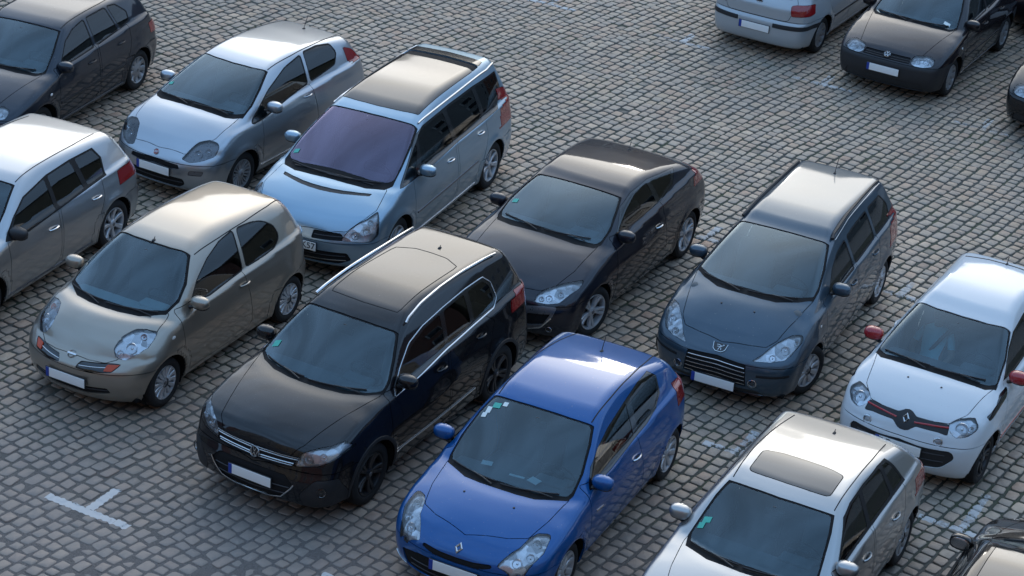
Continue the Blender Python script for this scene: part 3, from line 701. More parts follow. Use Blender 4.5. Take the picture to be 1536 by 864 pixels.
    # seams and trims lying on the body
    for nm,mt,pl,pts,rad,flat,off in ft.get('lines',[]):
        a=np.array(pts,float); tt=np.linspace(0,len(a)-1,max(10,len(a)*5)); q=np.stack([np.interp(tt,np.arange(len(a)),a[:,k]) for k in (0,1)],1)
        for s in (1,-1):
            if pl=='S': ps=bd.onside(q[:,0],q[:,1])
            elif pl=='T': ps=bd.ontop(q[:,0],q[:,1])
            else: ps=bd.onfront(q[:,0],q[:,1])
            nn=bd.N(ps); g=G().tube([p+n*off for p,n in zip(ps,nn)],rad,6,flat,upv=nn)
            if s<0: g.flip()
            g.obj(nm,mt,root)
    zc=c['cowl'][1]; xc=c['cowl'][0]; dm=ft.get('dashmat','dash_plastic')
    G().box((xc-.20,0,zc-.16),(.50,W-.36,.20),.08).box((xc-.42,.36,zc-.06),(.16,.34,.07),.03).obj('dashboard',dm,root)
    g=G(); st=[]
    sw=G().lathe([(.175,0),(.190,.010),(.2,0),(.19,-.010)],26,'x',closed=True); sw.box((-.01,0,0),(.05,.13,.10),.02); sw.box((-.005,0,0),(.02,.34,.03),.008)
    Mq=mathutils.Euler((0,.45,0)).to_matrix(); sw.V=[tuple(Mq@Vector(v)+Vector((xc-.58,.36,zc-.06))) for v in sw.V]; sw.obj('steering_wheel','black_plastic',root)
    sm=ft.get('seatmat','seat_fabric'); fz=c['zb']+.10
    xs_=xc-1.0
    for s in (1,-1):
        G().box((xs_,s*.36,fz+.22),(.52,.50,.16),.06,(0,-.12,0)).box((xs_-.33,s*.36,fz+.52),(.16,.48,.62),.07,(0,-.32,0)).box((xs_-.45,s*.36,fz+.90),(.10,.26,.18),.045,(0,-.25,0)).obj('front_seat',sm,root)
    xr2=min(xs_-.80,-WB+.35)
    G().box((xr2,0,fz+.24),(.50,W-.46,.16),.06,(0,-.12,0)).box((xr2-.30,0,fz+.52),(.16,W-.46,.58),.07,(0,-.35,0)).box((xr2-.42,.36,fz+.84),(.09,.24,.14),.04).box((xr2-.42,-.36,fz+.84),(.09,.24,.14),.04).obj('rear_bench',sm,root)
    if 'plate' in ft: plate(root,bd.onfront(np.array([0.,.2,0.,.2,.24]),np.array([1,1,-1,-1,0])*.05+ft['plate'][1])[:,0].max()+.010,ft['plate'][1],**(ft['plate'][2] if len(ft['plate'])>2 else {}))
    if 'rplate' in ft: plate(root,bd.onfront(np.array([0.,.2,0.,.2]),np.array([1,1,-1,-1])*.05+ft['rplate'][1],-1)[:,0].min()-.010,ft['rplate'][1],sgn=-1)
    if 'emblem' in ft:
        k,z=ft['emblem'][:2]; p=bd.onfront(np.array([0.]),np.array([z]))[0]; n=bd.N(p[None])[0]; n[1]=0; emblem(k,root,p,n)
    for y,z,rad in ft.get('fogs',[]):
        for s in (1,-1):
            p=bd.onfront(np.array([y]),np.array([z]))[0]; n=bd.N(p[None])[0]; q=Vector(p)+Vector(n)*.002
            M_=Vector((n[0]+.5,n[1],n[2]*.5)).normalized().to_track_quat('X','Z').to_matrix()
            def put(g): 
                g.V=[tuple(M_@Vector(v)+q) for v in g.V]
                return g.flip() if s<0 else g
            f=put(G().lathe([(rad*1.25,-.01),(rad*1.25,.006),(rad*1.05,.010),(rad,.0)],20,'x')).obj('fog_light',ft.get('fogmat','chrome'),root)
            put(G().lathe([(rad,.002),(rad*.7,-.012),(0,-.018)],20,'x')).obj('fog_reflector','reflector',f); put(G().lathe([(0,.010),(rad*.6,.008),(rad*1.02,.001)],20,'x')).obj('fog_lens','lamp_lens',f)
    for o in (root,): pass
    for y in ft.get('nozzles',[]):
        x=y[0]; 
        for s in (1,-1):
            p=onws(x,s*y[1],.002); G().ell(p,(.014,.012,.006)).obj('washer_nozzle','black_plastic',root)
    for y_,z_,rr3 in ft.get('indic',[]):
        for s in (1,-1):
            p=bd.onside(np.array([y_]),np.array([z_]))[0]; g=G().ell(p,(rr3*1.5,.006,rr3)); g=g.flip() if s<0 else g; g.obj('side_indicator','white_lens',root)
    return root,bd,c
FT={}
COV=lambda r,rr,n=14,m='rim_silver':('cover',r,'cover',n,m,rr)
FT['micra']=dict(ws=[(-0.831,0),(-0.842,0.25),(-0.88,0.481),(-0.614,0.624),(-0.415,0.669),(-0.213,0.64),(-0.029,0.416),(0.035,0.2),(0.05,0.05)],
 hood=[(.60,.0),(.596,.222),(.55,.40),(.46,.50),(.30,.60),(.07,.70),(-.12,.68),(-.25,.66)],
 wins=[[(-.583,1.03),(-.784,1.176),(-1.061,1.301),(-1.37,1.388),(-1.632,1.411),(-1.54,1.03),(-.864,.990)],[(-1.711,1.408,.05),(-1.97,1.39,.1),(-2.176,1.341,.1),(-2.322,1.238,.1),(-2.342,1.122,.08),(-2.217,1.049,.08),(-1.921,1.034),(-1.624,1.036)]],
 light=[(.471,.713),(.424,.779),(.43,.848),(.507,.901),(.62,.915),(.70,.90),(.72,.83),(.66,.752),(.573,.686)],light2=[(.31,.43),(.142,.507),(.06,.61),(.10,.70),(.20,.72),(.33,.66)],
 lamps=[(.585,.80,.062,'reflector'),(.50,.75,.035,'reflector'),(.62,.88,.035,'orange_lens')],doors=[(-.31,-.30,-1.50,-1.64,1.02)],handles=[(-1.49,.885)],
 cuts=[('grille','F',[(.107,.574),(.141,.639),(.461,.659),(.56,.655),(.503,.586),(.307,.566)],.02),('turn','F',[(.42,.59),(.43,.648),(.55,.652),(.50,.592)],.01),('intake','F',[(-.05,.30),(-.05,.375),(.47,.395),(.50,.335),(.25,.295)],.02)],
 parts=[('grille','grille','gloss_black',dict(sym=1,off=-.012,bars=[(.13,.605,.44,.625,.006,'chrome','slat')])),('indicator_lens','turn','orange_lens',dict(sym=1)),('air_intake','intake','black_plastic',dict(off=-.015,bars=[(-.48,.335,.48,.36,.007,'grey_plastic','slat')]))],
 plate=(.705,.43),emblem=('ringbar',.665),mirror=(-.56,1.06,1.92),ant=(-.86,0,.05),wheel=COV(.29,.195),steer=0,
 lines=[('door_seam','rubber','T',[(-.93,.50),(-1.4,.505),(-1.9,.50),(-2.4,.475),(-2.75,.43)],.007,.5,.001)],indic=[(-.12,.80,.022)],zbf=.56,trim=.010,seatmat='seat_fabric',dashmat='dash_light')
FT['tiguan']=dict(ws=[(-0.87,0),(-0.88,0.3),(-0.907,0.563),(-0.688,0.669),(-0.48,0.746),(-0.353,0.755),(-0.22,0.63),(-0.097,0.427),(-0.04,0.2),(-0.028,0.05)],
 hood=[(.86,0),(.84,.25),(.79,.42),(.705,.51),(.2,.63),(-.299,.745),(-.40,.74)],wsband=.07,
 dlo=[(-.45,1.055),(-.698,1.225),(-.968,1.368),(-1.284,1.43),(-1.727,1.465),(-2.174,1.487),(-2.56,1.485),(-2.655,1.40),(-2.665,1.24),(-2.56,1.178),(-2.084,1.158),(-1.484,1.126),(-.912,1.077)],
 wins=[[(-.56,1.10),(-.74,1.22),(-1.0,1.345),(-1.3,1.405),(-1.62,1.437),(-1.53,1.155),(-.9,1.110)],[(-1.71,1.44),(-2.14,1.463),(-2.08,1.185),(-1.60,1.158)],[(-2.23,1.465),(-2.53,1.462),(-2.615,1.39),(-2.62,1.25),(-2.54,1.21),(-2.16,1.190)]],
 light=[(.46,.70),(.514,.80),(.611,.868),(.744,.905),(.84,.91),(.87,.85),(.801,.79),(.684,.735)],light2=[(0.812, 0.46), (0.762, 0.514), (0.691, 0.611), (0.561, 0.744), (0.402, 0.822), (0.502, 0.846), (0.639, 0.801), (0.735, 0.684)],lamps=[(.60,.79,.045,'reflector'),(.73,.83,.04,'reflector'),(.52,.75,.03,'reflector')],
 doors=[(-.33,-.34,-1.50,-1.48,1.10),(-1.52,-1.55,-2.16,-2.16,1.15)],doorpoly={1:[(-1.52,.27),(-1.55,1.14),(-2.30,1.20),(-2.50,1.06),(-2.28,.70),(-2.12,.33),(-2.05,.27)]},handles=[(-1.36,.97),(-2.20,1.0)],
 cuts=[('grille','F',[(-.05,.655),(-.05,.79),(.286,.785),(.514,.80),(.455,.70),(.275,.668)],.02),('lower','F',[(-.05,.26),(-.05,.60),(.40,.60),(.50,.50),(.36,.34),(.2,.28)],.03),('corner','F',[(.60,.26),(.56,.42),(.70,.60),(.86,.60),(.88,.26)],.04)],
 parts=[('grille','grille','gloss_black',dict(off=-.03,baroff=-.010,bars=[(-.50,.765,.50,.785,.008,'chrome','slat'),(-.50,.745,.50,.765,.007,'chrome','slat'),(-.45,.70,.45,.72,.008,'chrome','slat'),(-.44,.68,.44,.70,.006,'chrome','slat')])),('air_intake','lower','black_plastic',dict(off=-.02,bars=[(-.42,.35,.42,.39,.006,'grey_plastic','slat'),(-.45,.45,.45,.47,.006,'grey_plastic','slat')])),('bumper_corner','corner','black_plastic',dict(sym=1,off=.002))],
 lines=[('chrome_trim','chrome','S',[(-.45,1.050),(-.698,1.235),(-.968,1.378),(-1.284,1.440),(-1.727,1.475),(-2.174,1.497),(-2.56,1.495),(-2.665,1.41),(-2.675,1.24),(-2.57,1.172),(-2.084,1.150),(-1.484,1.118),(-.912,1.069),(-.45,1.046)],.0075,.6,.003),
  ('chrome_trim','chrome','S',[(-.42,.42),(-1.2,.41),(-2.05,.43)],.010,.6,.006),('roof_rail','chrome','T',[(-1.05,.545),(-1.12,.53),(-1.4,.505),(-1.8,.495),(-2.3,.495),(-2.75,.51),(-2.95,.52)],.015,1.0,.026),('lower_chrome','chrome','F',[(0,.295),(.2,.30),(.36,.345),(.47,.47),(.50,.52)],.008,.8,.004),
  ('panel_gap','rubber','T',[(-1.09,.0),(-1.10,.2),(-1.12,.42),(-1.6,.41),(-2.35,.40),(-2.46,.2),(-2.47,0)],.005,.5,.001)],
 plate=(.905,.475),emblem=('roundel',.715),mirror=(-.62,1.17,1.98),ant=(-2.64,0,.04),wheel=('t',.345,'twin',5,'rim_dark',.235),fogs=[(.766,.47,.045)],fogmat='gloss_black',trimmat='gloss_black',zbf=.66,zhb=.655,archtrim='black_plastic',stickers=[(-0.760,.001,.12,.20,'cowl_plastic'),(-.42,-.62,.07,.08,'sticker_green')],wipers=((-.62,-.05,-.08),(.0,.60,.56)),body={},taillights=[('S',[(-3.02,1.19),(-3.7,1.17),(-3.7,.98),(-3.03,.99)]),('R',[(.56,1.17),(1.,1.17),(1.,.98),(.60,.98)])])
FT['clio']=dict(ws=[(-0.989,0),(-0.995,0.3),(-1.017,0.553),(-0.842,0.611),(-0.562,0.671),(-0.35,0.68),(-0.264,0.655),(-0.097,0.378),(-0.066,0.2),(-0.06,0.053)],
 hood=[(.60,0),(.536,.19),(.478,.388),(.377,.563),(.1,.63),(-.229,.661),(-.30,.67)],
 dlo=[(-.50,.945),(-.671,1.091),(-.879,1.18),(-1.189,1.255),(-1.70,1.325),(-2.03,1.362),(-2.31,1.358),(-2.42,1.275),(-2.37,1.12),(-2.2,1.038),(-1.9,1.005),(-1.61,.995),(-.99,.958)],
 wins=[[(-.57,.978),(-.69,1.075),(-.9,1.16),(-1.2,1.235),(-1.67,1.305),(-1.60,1.01),(-1.0,.975)],[(-1.79,1.315),(-2.026,1.345),(-2.29,1.343),(-2.395,1.27),(-2.345,1.13),(-2.19,1.058),(-1.90,1.023),(-1.71,1.015)]],
 light=[(0.415, 0.621), (0.482, 0.712), (0.54, 0.747), (0.571, 0.79), (0.616, 0.809), (0.697, 0.809), (0.734, 0.797), (0.754, 0.728), (0.713, 0.669), (0.608, 0.624), (0.502, 0.612)],light2=[(0.731, 0.415), (0.595, 0.482), (0.506, 0.54), (0.363, 0.571), (0.275, 0.616), (0.224, 0.697), (0.242, 0.734), (0.42, 0.754), (0.54, 0.713), (0.654, 0.669), (0.71, 0.608)],lamps=[(.58,.665,.05,'reflector'),(.67,.70,.042,'reflector'),(.66,.775,.045,'white_lens')],lampback='lamp_facets',
 doors=[(-.46,-.44,-1.60,-1.80,.99)],handles=[(-1.55,.80)],handlemat='chrome',
 cuts=[('slot','F',[(-.05,.545),(-.05,.60),(.18,.605),(.36,.622),(.37,.60),(.245,.556)],.015),('lower','F',[(-.05,.24),(-.05,.50),(.40,.50),(.62,.45),(.55,.28),(.3,.24)],.04)],
 parts=[('grille','slot','gloss_black',dict(off=-.015)),('air_intake','lower','black_plastic',dict(off=-.02,bars=[(-.5,.30,.5,.32,.007,'grey_plastic','slat'),(-.5,.37,.5,.39,.007,'grey_plastic','slat')]))],
 plate=(.805,.46),emblem=('diamond',.675),mirror=(-.60,1.02,1.97),ant=(-2.40,0,.20),wheel=('c',.30,'fan',9,'rim_silver',.205),nozzles=[(.12,.27)],
 lines=[('door_seam','rubber','T',[(-1.04,.515),(-1.5,.515),(-2.0,.50),(-2.5,.47),(-2.8,.44)],.007,.5,.001),('chrome_trim','chrome','S',[(-.56,.70),(-.72,.675)],.010,.5,.004),('bumper_trim','chrome','F',[(.56,.28),(.66,.30),(.72,.33)],.012,.5,.006)],
 stickers=[(-.90,-.46,.06,.08,'sticker_green'),(-.84,-.52,.07,.05,'paper_white'),(-.93,-.38,.05,.05,'paper_white'),(-.78,-.54,.05,.05,'paper_white')],zbf=.56,trimmat='gloss_black',taillights=[('S',[(-2.62,1.10),(-2.9,1.06),(-2.95,.86),(-2.74,.86),(-2.69,.98)]),('R',[(.62,1.06),(.9,1.06),(.9,.84),(.66,.84)])])
FT['peugeot']=dict(ws=[(-1.096,0),(-1.1,0.3),(-1.115,0.561),(-0.756,0.658),(-0.432,0.713),(-0.25,0.715),(-0.12,0.58),(0.026,0.358),(0.055,0.2),(0.062,0.05)],wsband=.10,
 hood=[(.70,0),(.653,.307),(.602,.491),(.491,.574),(.1,.66),(-.261,.715),(-.34,.70)],
 wins=[[(-.66,1.0),(-.93,1.175),(-1.2,1.262),(-1.50,1.30),(-1.50,1.005),(-.904,.985)],[(-1.60,1.025),(-1.60,1.31),(-1.937,1.335),(-2.34,1.345),(-2.34,1.055),(-1.7,1.028)],[(-2.44,1.06),(-2.44,1.35),(-2.90,1.345),(-3.05,1.20),(-3.0,1.07)]],
 light=[(0.402, 0.655), (0.474, 0.707), (0.582, 0.797), (0.696, 0.852), (0.794, 0.86), (0.821, 0.818), (0.773, 0.735), (0.722, 0.684), (0.596, 0.662)],light2=[(0.771, 0.402), (0.685, 0.474), (0.508, 0.582), (0.335, 0.696), (0.251, 0.794), (0.309, 0.821), (0.503, 0.773), (0.599, 0.722), (0.698, 0.596)],lamps=[(.60,.70,.040,'reflector'),(.70,.765,.052,'reflector'),(.78,.82,.03,'reflector')],lampback='lamp_facets',
 doors=[(-.40,-.42,-1.54,-1.54,1.0),(-1.57,-1.58,-2.40,-2.20,1.04)],doorpoly={1:[(-1.57,.27),(-1.58,1.03),(-2.41,1.06),(-2.43,.80),(-2.28,.45),(-2.12,.27)]},handles=[(-1.38,.86),(-2.25,.90)],
 cuts=[('grille','F',[(-.05,.345),(-.05,.635),(.35,.605),(.375,.34)],.02),('lower','F',[(-.05,.20),(-.05,.30),(.5,.30),(.6,.22)],.03)],
 parts=[('grille','grille','black_plastic',dict(off=-.02,baroff=-.006,bars=[(-.34,.585,.34,.565,.006,'chrome','slat'),(-.35,.535,.35,.515,.006,'chrome','slat'),(-.355,.485,.355,.465,.006,'chrome','slat'),(-.36,.435,.36,.415,.006,'chrome','slat'),(-.365,.385,.365,.365,.006,'chrome','slat')])),('air_intake','lower','black_plastic',dict(off=-.01))],
 plate=(.875,.315),emblem=('shield',.70),mirror=(-.74,1.06,2.0),ant=(-2.92,0,.20),wheel=('p',.305,'cover',10,'rim_silver',.205),steer=-.35,fogs=[(.449,.40,.042)],nozzles=[(.28,.20)],
 lines=[('roof_rail','black_plastic','T',[(-1.22,.55),(-1.3,.535),(-1.8,.515),(-2.5,.51),(-3.05,.51)],.020,1.2,.018),('chrome_trim','chrome','T',[(-1.25,.575),(-1.8,.545),(-2.5,.54),(-3.05,.535)],.006,.6,.02),('bumper_trim','rubber','F',[(.48,.50),(.62,.50),(.80,.505)],.016,.5,.001)],
 zbf=.60,zhb=.61,indic=[(-.20,.80,.016)],taillights=[('S',[(-3.25,1.15),(-3.6,1.15),(-3.6,.75),(-3.36,.75)]),('R',[(.62,1.1),(.9,1.1),(.9,.74),(.66,.74)])],stickers=[(-0.986,.001,.12,.20,'cowl_plastic')])

FT['megane']=dict(ws=[(-1.12,0),(-1.125,0.3),(-1.13,0.572),(-0.907,0.636),(-0.632,0.698),(-0.386,0.7),(-0.282,0.655),(-0.211,0.434),(-0.2,0.2),(-0.2,0.05)],wsband=.09,
 hood=[(.72,0),(.69,.20),(.64,.453),(.50,.58),(.20,.66),(-.3,.68),(-.40,.68)],
 dlo=[(-.64,1.045),(-.975,1.255),(-1.315,1.335),(-1.746,1.355),(-2.42,1.285),(-2.25,1.15),(-1.862,1.08),(-1.204,1.055)],
 wins=[[(-.72,1.075),(-.985,1.235),(-1.315,1.315),(-1.70,1.333),(-1.74,1.095),(-1.2,1.073)],[(-1.79,1.333),(-2.33,1.272),(-2.2,1.172),(-1.84,1.098)]],
 light=[(0.437, 0.651), (0.446, 0.716), (0.513, 0.758), (0.652, 0.793), (0.81, 0.813), (0.824, 0.782), (0.771, 0.739), (0.706, 0.661), (0.595, 0.643)],light2=[(0.759, 0.437), (0.672, 0.446), (0.575, 0.513), (0.411, 0.652), (0.248, 0.81), (0.328, 0.824), (0.483, 0.771), (0.636, 0.706), (0.711, 0.595)],lamps=[(.58,.70,.040,'reflector'),(.68,.735,.035,'reflector'),(.50,.69,.03,'reflector')],lampback='lamp_facets',
 doors=[(-.50,-.52,-1.80,-1.95,1.06)],handles=[(-1.67,.82)],handlemat='chrome',
 cuts=[('blade','F',[(.36,.60),(.55,.622),(.706,.618),(.67,.489),(.558,.348),(.38,.29),(.27,.33)],.03),('inner','F',[(.40,.52),(.65,.535),(.58,.40),(.40,.36),(.34,.40)],.02),('lower','F',[(-.05,.25),(-.05,.52),(.28,.52),(.26,.30)],.03)],
 parts=[('bumper_blade','blade','badge_grey',dict(sym=1,off=.006)),('side_intake','inner','gloss_black',dict(sym=1,off=-.015)),('air_intake','lower','black_plastic',dict(off=-.015,bars=[(-.26,.36,.26,.36,.007,'grey_plastic','slat'),(-.26,.44,.26,.44,.007,'grey_plastic','slat')]))],
 plate=(.86,.47),emblem=('diamond',.66),mirror=(-.72,1.05,1.97),ant=(-2.5,0,.12),wheel=('m',.32,'twin',5,'rim_silver',.225),steer=-.22,trimmat='gloss_black',zbf=.62,fogs=[(.64,.33,.03)],
 lines=[('blade_chrome','chrome','F',[(.28,.325),(.38,.300),(.55,.355),(.66,.49)],.012,.6,.006)],stickers=[(-1.010,.001,.12,.20,'cowl_plastic'),(-.62,-.60,.06,.07,'sticker_green')],
 taillights=[('S',[(-2.80,1.14),(-3.5,1.16),(-3.5,.98),(-2.9,1.0)]),('R',[(.50,1.1),(.95,1.12),(.95,.94),(.60,.96)])])
FT['punto']=dict(ws=[(-0.879,0),(-0.9,0.3),(-0.946,0.52),(-0.653,0.614),(-0.376,0.68),(-0.14,0.7),(-0.05,0.62),(0.0,0.517),(0.02,0.25),(0.025,0.02)],wsband=.10,
 hood=[(.72,0),(.70,.2),(.691,.398),(.60,.48),(.375,.641),(.1,.67),(-.077,.668),(-.2,.66)],
 wins=[[(-.24,.935),(-.783,1.187),(-1.278,1.34),(-1.663,1.392),(-1.60,1.07),(-1.052,1.009),(-.509,.943)],[(-1.76,1.405),(-2.086,1.398),(-2.351,1.358),(-2.41,1.245),(-2.30,1.125),(-2.004,1.096),(-1.69,1.076)]],
 light=[(0.385, 0.66), (0.419, 0.732), (0.48, 0.815), (0.582, 0.838), (0.697, 0.823), (0.753, 0.784), (0.742, 0.71), (0.629, 0.655), (0.491, 0.63)],light2=[(0.747, 0.385), (0.646, 0.419), (0.506, 0.48), (0.42, 0.582), (0.401, 0.697), (0.432, 0.753), (0.511, 0.742), (0.654, 0.629), (0.74, 0.491)],lamps=[(.55,.725,.055,'reflector'),(.66,.755,.045,'reflector')],lampback='badge_grey',
 doors=[(-.42,-.44,-1.63,-1.76,.99)],handles=[(-1.5,.93)],
 cuts=[('slot','F',[(-.05,.545),(-.05,.600),(.363,.583),(.385,.535),(.245,.522)],.012),('lower','F',[(-.05,.25),(-.05,.42),(.439,.40),(.45,.32),(.36,.26)],.03),('foghole','F',[(.50,.47),(.52,.53),(.68,.53),(.66,.47)],.02)],
 parts=[('grille','slot','gloss_black',dict(off=-.02)),('air_intake','lower','black_plastic',dict(off=-.02,bars=[(-.42,.33,.42,.34,.006,'grey_plastic','slat')])),('fog_recess','foghole','badge_grey',dict(sym=1,off=-.006))],
 plate=(.83,.47),emblem=('disc',.665),mirror=(-.63,1.07,1.96),ant=(-2.55,0,.22),wheel=('f',.30,'twin',9,'rim_grey',.20),zbf=.60,
 lines=[('door_seam','rubber','T',[(-.97,.50),(-1.5,.505),(-2.0,.49),(-2.5,.46),(-2.8,.43)],.007,.5,.001),('chrome_trim','chrome','S',[(-.42,.29),(-1.0,.285),(-2.05,.29)],.010,.5,.004)],stickers=[(-.30,-.58,.05,.06,'sticker_green')],
 taillights=[('S',[(-2.97,1.27),(-3.4,1.27),(-3.4,1.03),(-3.10,1.03)]),('R',[(.62,1.27),(.8,1.27),(.8,1.03),(.68,1.03)])])
FT['espace']=dict(ws=[(-0.945,0),(-0.955,0.3),(-0.98,0.63),(-0.724,0.689),(-0.379,0.736),(-0.081,0.755),(0.03,0.7),(0.134,0.498),(0.165,0.25),(0.17,0.034)],wsband=.16,
 hood=[(.86,0),(.84,.25),(.822,.387),(.747,.575),(.56,.72),(.384,.785),(.141,.75),(.0,.73)],
 dlo=[(-.13,1.005),(-.85,1.405),(-1.111,1.455),(-1.853,1.48),(-2.615,1.483),(-3.33,1.458),(-3.31,1.25),(-3.02,1.068),(-2.652,1.062),(-1.759,1.052),(-.95,1.012)],
 wins=[[(-.22,1.032),(-.78,1.34),(-.80,1.28),(-.56,1.03)],[(-.92,1.40),(-1.13,1.435),(-1.66,1.455),(-1.66,1.075),(-1.0,1.045),(-.74,1.04)],[(-1.77,1.457),(-2.55,1.462),(-2.55,1.088),(-1.77,1.078)],[(-2.65,1.462),(-3.29,1.438),(-3.27,1.27),(-3.0,1.09),(-2.65,1.088)]],
 light=[(0.538, 0.602), (0.598, 0.72), (0.746, 0.826), (0.804, 0.881), (0.866, 0.806), (0.892, 0.646), (0.852, 0.584), (0.722, 0.587)],light2=[(0.814, 0.538), (0.721, 0.598), (0.541, 0.746), (0.384, 0.804), (0.46, 0.866), (0.512, 0.892), (0.614, 0.852), (0.728, 0.722)],lamps=[(.68,.66,.05,'reflector'),(.79,.70,.045,'reflector'),(.80,.80,.035,'white_lens')],lampback='lamp_facets',
 doors=[(-.42,-.44,-1.66,-1.66,1.03),(-1.70,-1.72,-2.62,-2.30,1.06)],doorpoly={1:[(-1.70,.27),(-1.72,1.05),(-2.60,1.08),(-2.62,.85),(-2.40,.50),(-2.22,.27)]},handles=[(-1.48,.90),(-2.42,.94)],handlemat='chrome',
 cuts=[('grille','F',[(.17,.585),(.18,.675),(.518,.675),(.573,.600)],.02),('lower','F',[(-.05,.26),(-.05,.44),(.62,.44),(.66,.34),(.5,.27)],.03),('slot','T',[(.345,-.05),(.335,.15),(.31,.29),(.25,.47),(.183,.608),(.235,.602),(.30,.47),(.365,.30),(.395,.15),(.41,-.05)],.01),('pano','T',[(-1.10,-.05),(-1.12,.30),(-1.16,.545),(-2.78,.535),(-2.80,-.05)],.03),('panogap','T',[(-2.80,-.05),(-2.78,.535),(-2.98,.525),(-3.02,-.05)],.02),('panorear','T',[(-3.02,-.05),(-2.985,.525),(-3.16,.50),(-3.20,-.05)],.03)],
 parts=[('grille','grille','gloss_black',dict(sym=1,off=-.018,bars=[(.19,.63,.54,.64,.007,'grey_plastic','slat')])),('air_intake','lower','black_plastic',dict(off=-.02,bars=[(-.6,.30,.6,.33,.009,'chrome','slat'),(-.6,.37,.6,.39,.006,'grey_plastic','slat')])),('scuttle_vent','slot','black_plastic',dict(off=-.006)),('glass_roof','pano','gloss_black',dict(off=.003,gap=.004)),('roof_gap','panogap','black_plastic',dict(off=-.03)),('glass_roof','panorear','gloss_black',dict(off=.002,gap=.004))],
 plate=(.925,.485,dict(txt=[('K',.095),('57',.19)],blue=True)),emblem=('diamond',.62),mirror=(-.66,1.09,2.14),wheel=('e',.33,'alloy',7,'rim_silver',.225),zbf=.56,wsmat='violet_glass',trimmat='gloss_black',
 paintedcuts=[],lines=[('roof_rail','chrome','T',[(-1.05,.60),(-1.3,.60),(-2.2,.595),(-3.1,.585),(-3.35,.56)],.014,.8,.010),('side_moulding','badge_grey','S',[(-.50,.56),(-1.6,.58),(-2.28,.60)],.014,.6,.003),('sill_chrome','chrome','S',[(-.42,.27),(-1.4,.265),(-2.3,.27)],.010,.5,.004)],
 stickers=[(-0.835,.001,.12,.20,'cowl_plastic'),(-.20,-.66,.06,.07,'sticker_green')],wipers=((-.62,.10,.55),(-.05,.62,-.55)),
 taillights=[('S',[(-3.67,1.28),(-3.9,1.28),(-3.9,.90),(-3.69,.90)]),('R',[(.72,1.3),(1,1.3),(1,.8),(.74,.8)])])
FT['twingo']=dict(ws=[(-0.985,0),(-1.0,0.3),(-1.057,0.553),(-0.713,0.65),(-0.305,0.697),(-0.215,0.6),(-0.18,0.3),(-0.17,0.013)],wsband=.08,
 hood=[(.50,0),(.47,.2),(.40,.45),(.22,.58),(-.1,.63),(-.33,.68),(-.4,.68)],
 dlo=[(-.50,1.02),(-.85,1.22),(-1.1,1.31),(-1.5,1.36),(-2.1,1.36),(-2.42,1.28),(-2.35,1.12),(-2.1,1.06),(-1.4,1.03),(-.8,1.0)],
 wins=[[(-.58,1.03),(-.87,1.2),(-1.11,1.29),(-1.45,1.335),(-1.45,1.04),(-.8,1.02)],[(-1.53,1.34),(-2.08,1.34),(-2.36,1.27),(-2.30,1.14),(-2.08,1.08),(-1.53,1.05)]],
 light=[(.44,.790,.06),(.51,.850,.06),(.662,.870,.06),(.745,.80,.06),(.67,.716,.06),(.54,.697,.06)],light2=[(0.41, 0.44), (0.312, 0.51), (0.206, 0.662), (0.295, 0.714), (0.399, 0.657), (0.463, 0.556)],lamps=[(.59,.785,.07,'reflector'),(.68,.79,.03,'reflector')],lampback='lamp_facets',
 doors=[(-.42,-.46,-1.46,-1.46,1.02),(-1.49,-1.49,-2.1,-2.0,1.04)],doorpoly={1:[(-1.49,.27),(-1.49,1.04),(-2.20,1.08),(-2.22,.8),(-2.05,.45),(-1.95,.27)]},handles=[(-1.32,.88)],
 cuts=[('stache','F',[(-.05,.655),(-.05,.840),(.03,.835),(.10,.80),(.453,.80),(.47,.71),(.372,.725),(.128,.725),(.05,.665)],.02),('lower','F',[(-.05,.31),(-.05,.57),(.217,.547),(.557,.56),(.60,.48),(.47,.335),(.247,.31)],.05),('stripe','S',[(.12,.865),(-.10,.90),(-.30,.95),(-.5,.96),(-.42,.875),(-.1,.835),(.1,.82)],.02)],
 parts=[('grille_band','stache','black_plastic',dict(off=.004)),('air_intake','lower','black_plastic',dict(off=-.012,bars=[(-.5,.40,.5,.42,.006,'grey_plastic','slat'),(-.5,.48,.5,.50,.006,'grey_plastic','slat')])),('side_stripe','stripe','gloss_black',dict(sym=1,off=.001))],
 lines=[('red_strip','red_plastic','F',[(.10,.752),(.25,.765),(.46,.775)],.011,.7,.008),('red_strip','red_plastic','S',[(-.42,.37),(-1.3,.36),(-1.95,.37)],.012,.5,.004),('roof_stripe','black_plastic','T',[(-2.45,0),(-2.44,.2),(-2.36,.45)],.012,.5,.001)],
 plate=(.615,.49,dict(txt=[('DP',-.155)],blue=True)),emblem=('diamond',.765),mirror=(-.62,1.05,1.90),mirmat='red_plastic',ant=(-2.45,.02,.10),wheel=('w',.30,'twin',5,'rim_dark',.205),fogs=[(.401,.638,.040)],nozzles=[(.02,.19)],zbf=.60,trimmat='gloss_black')
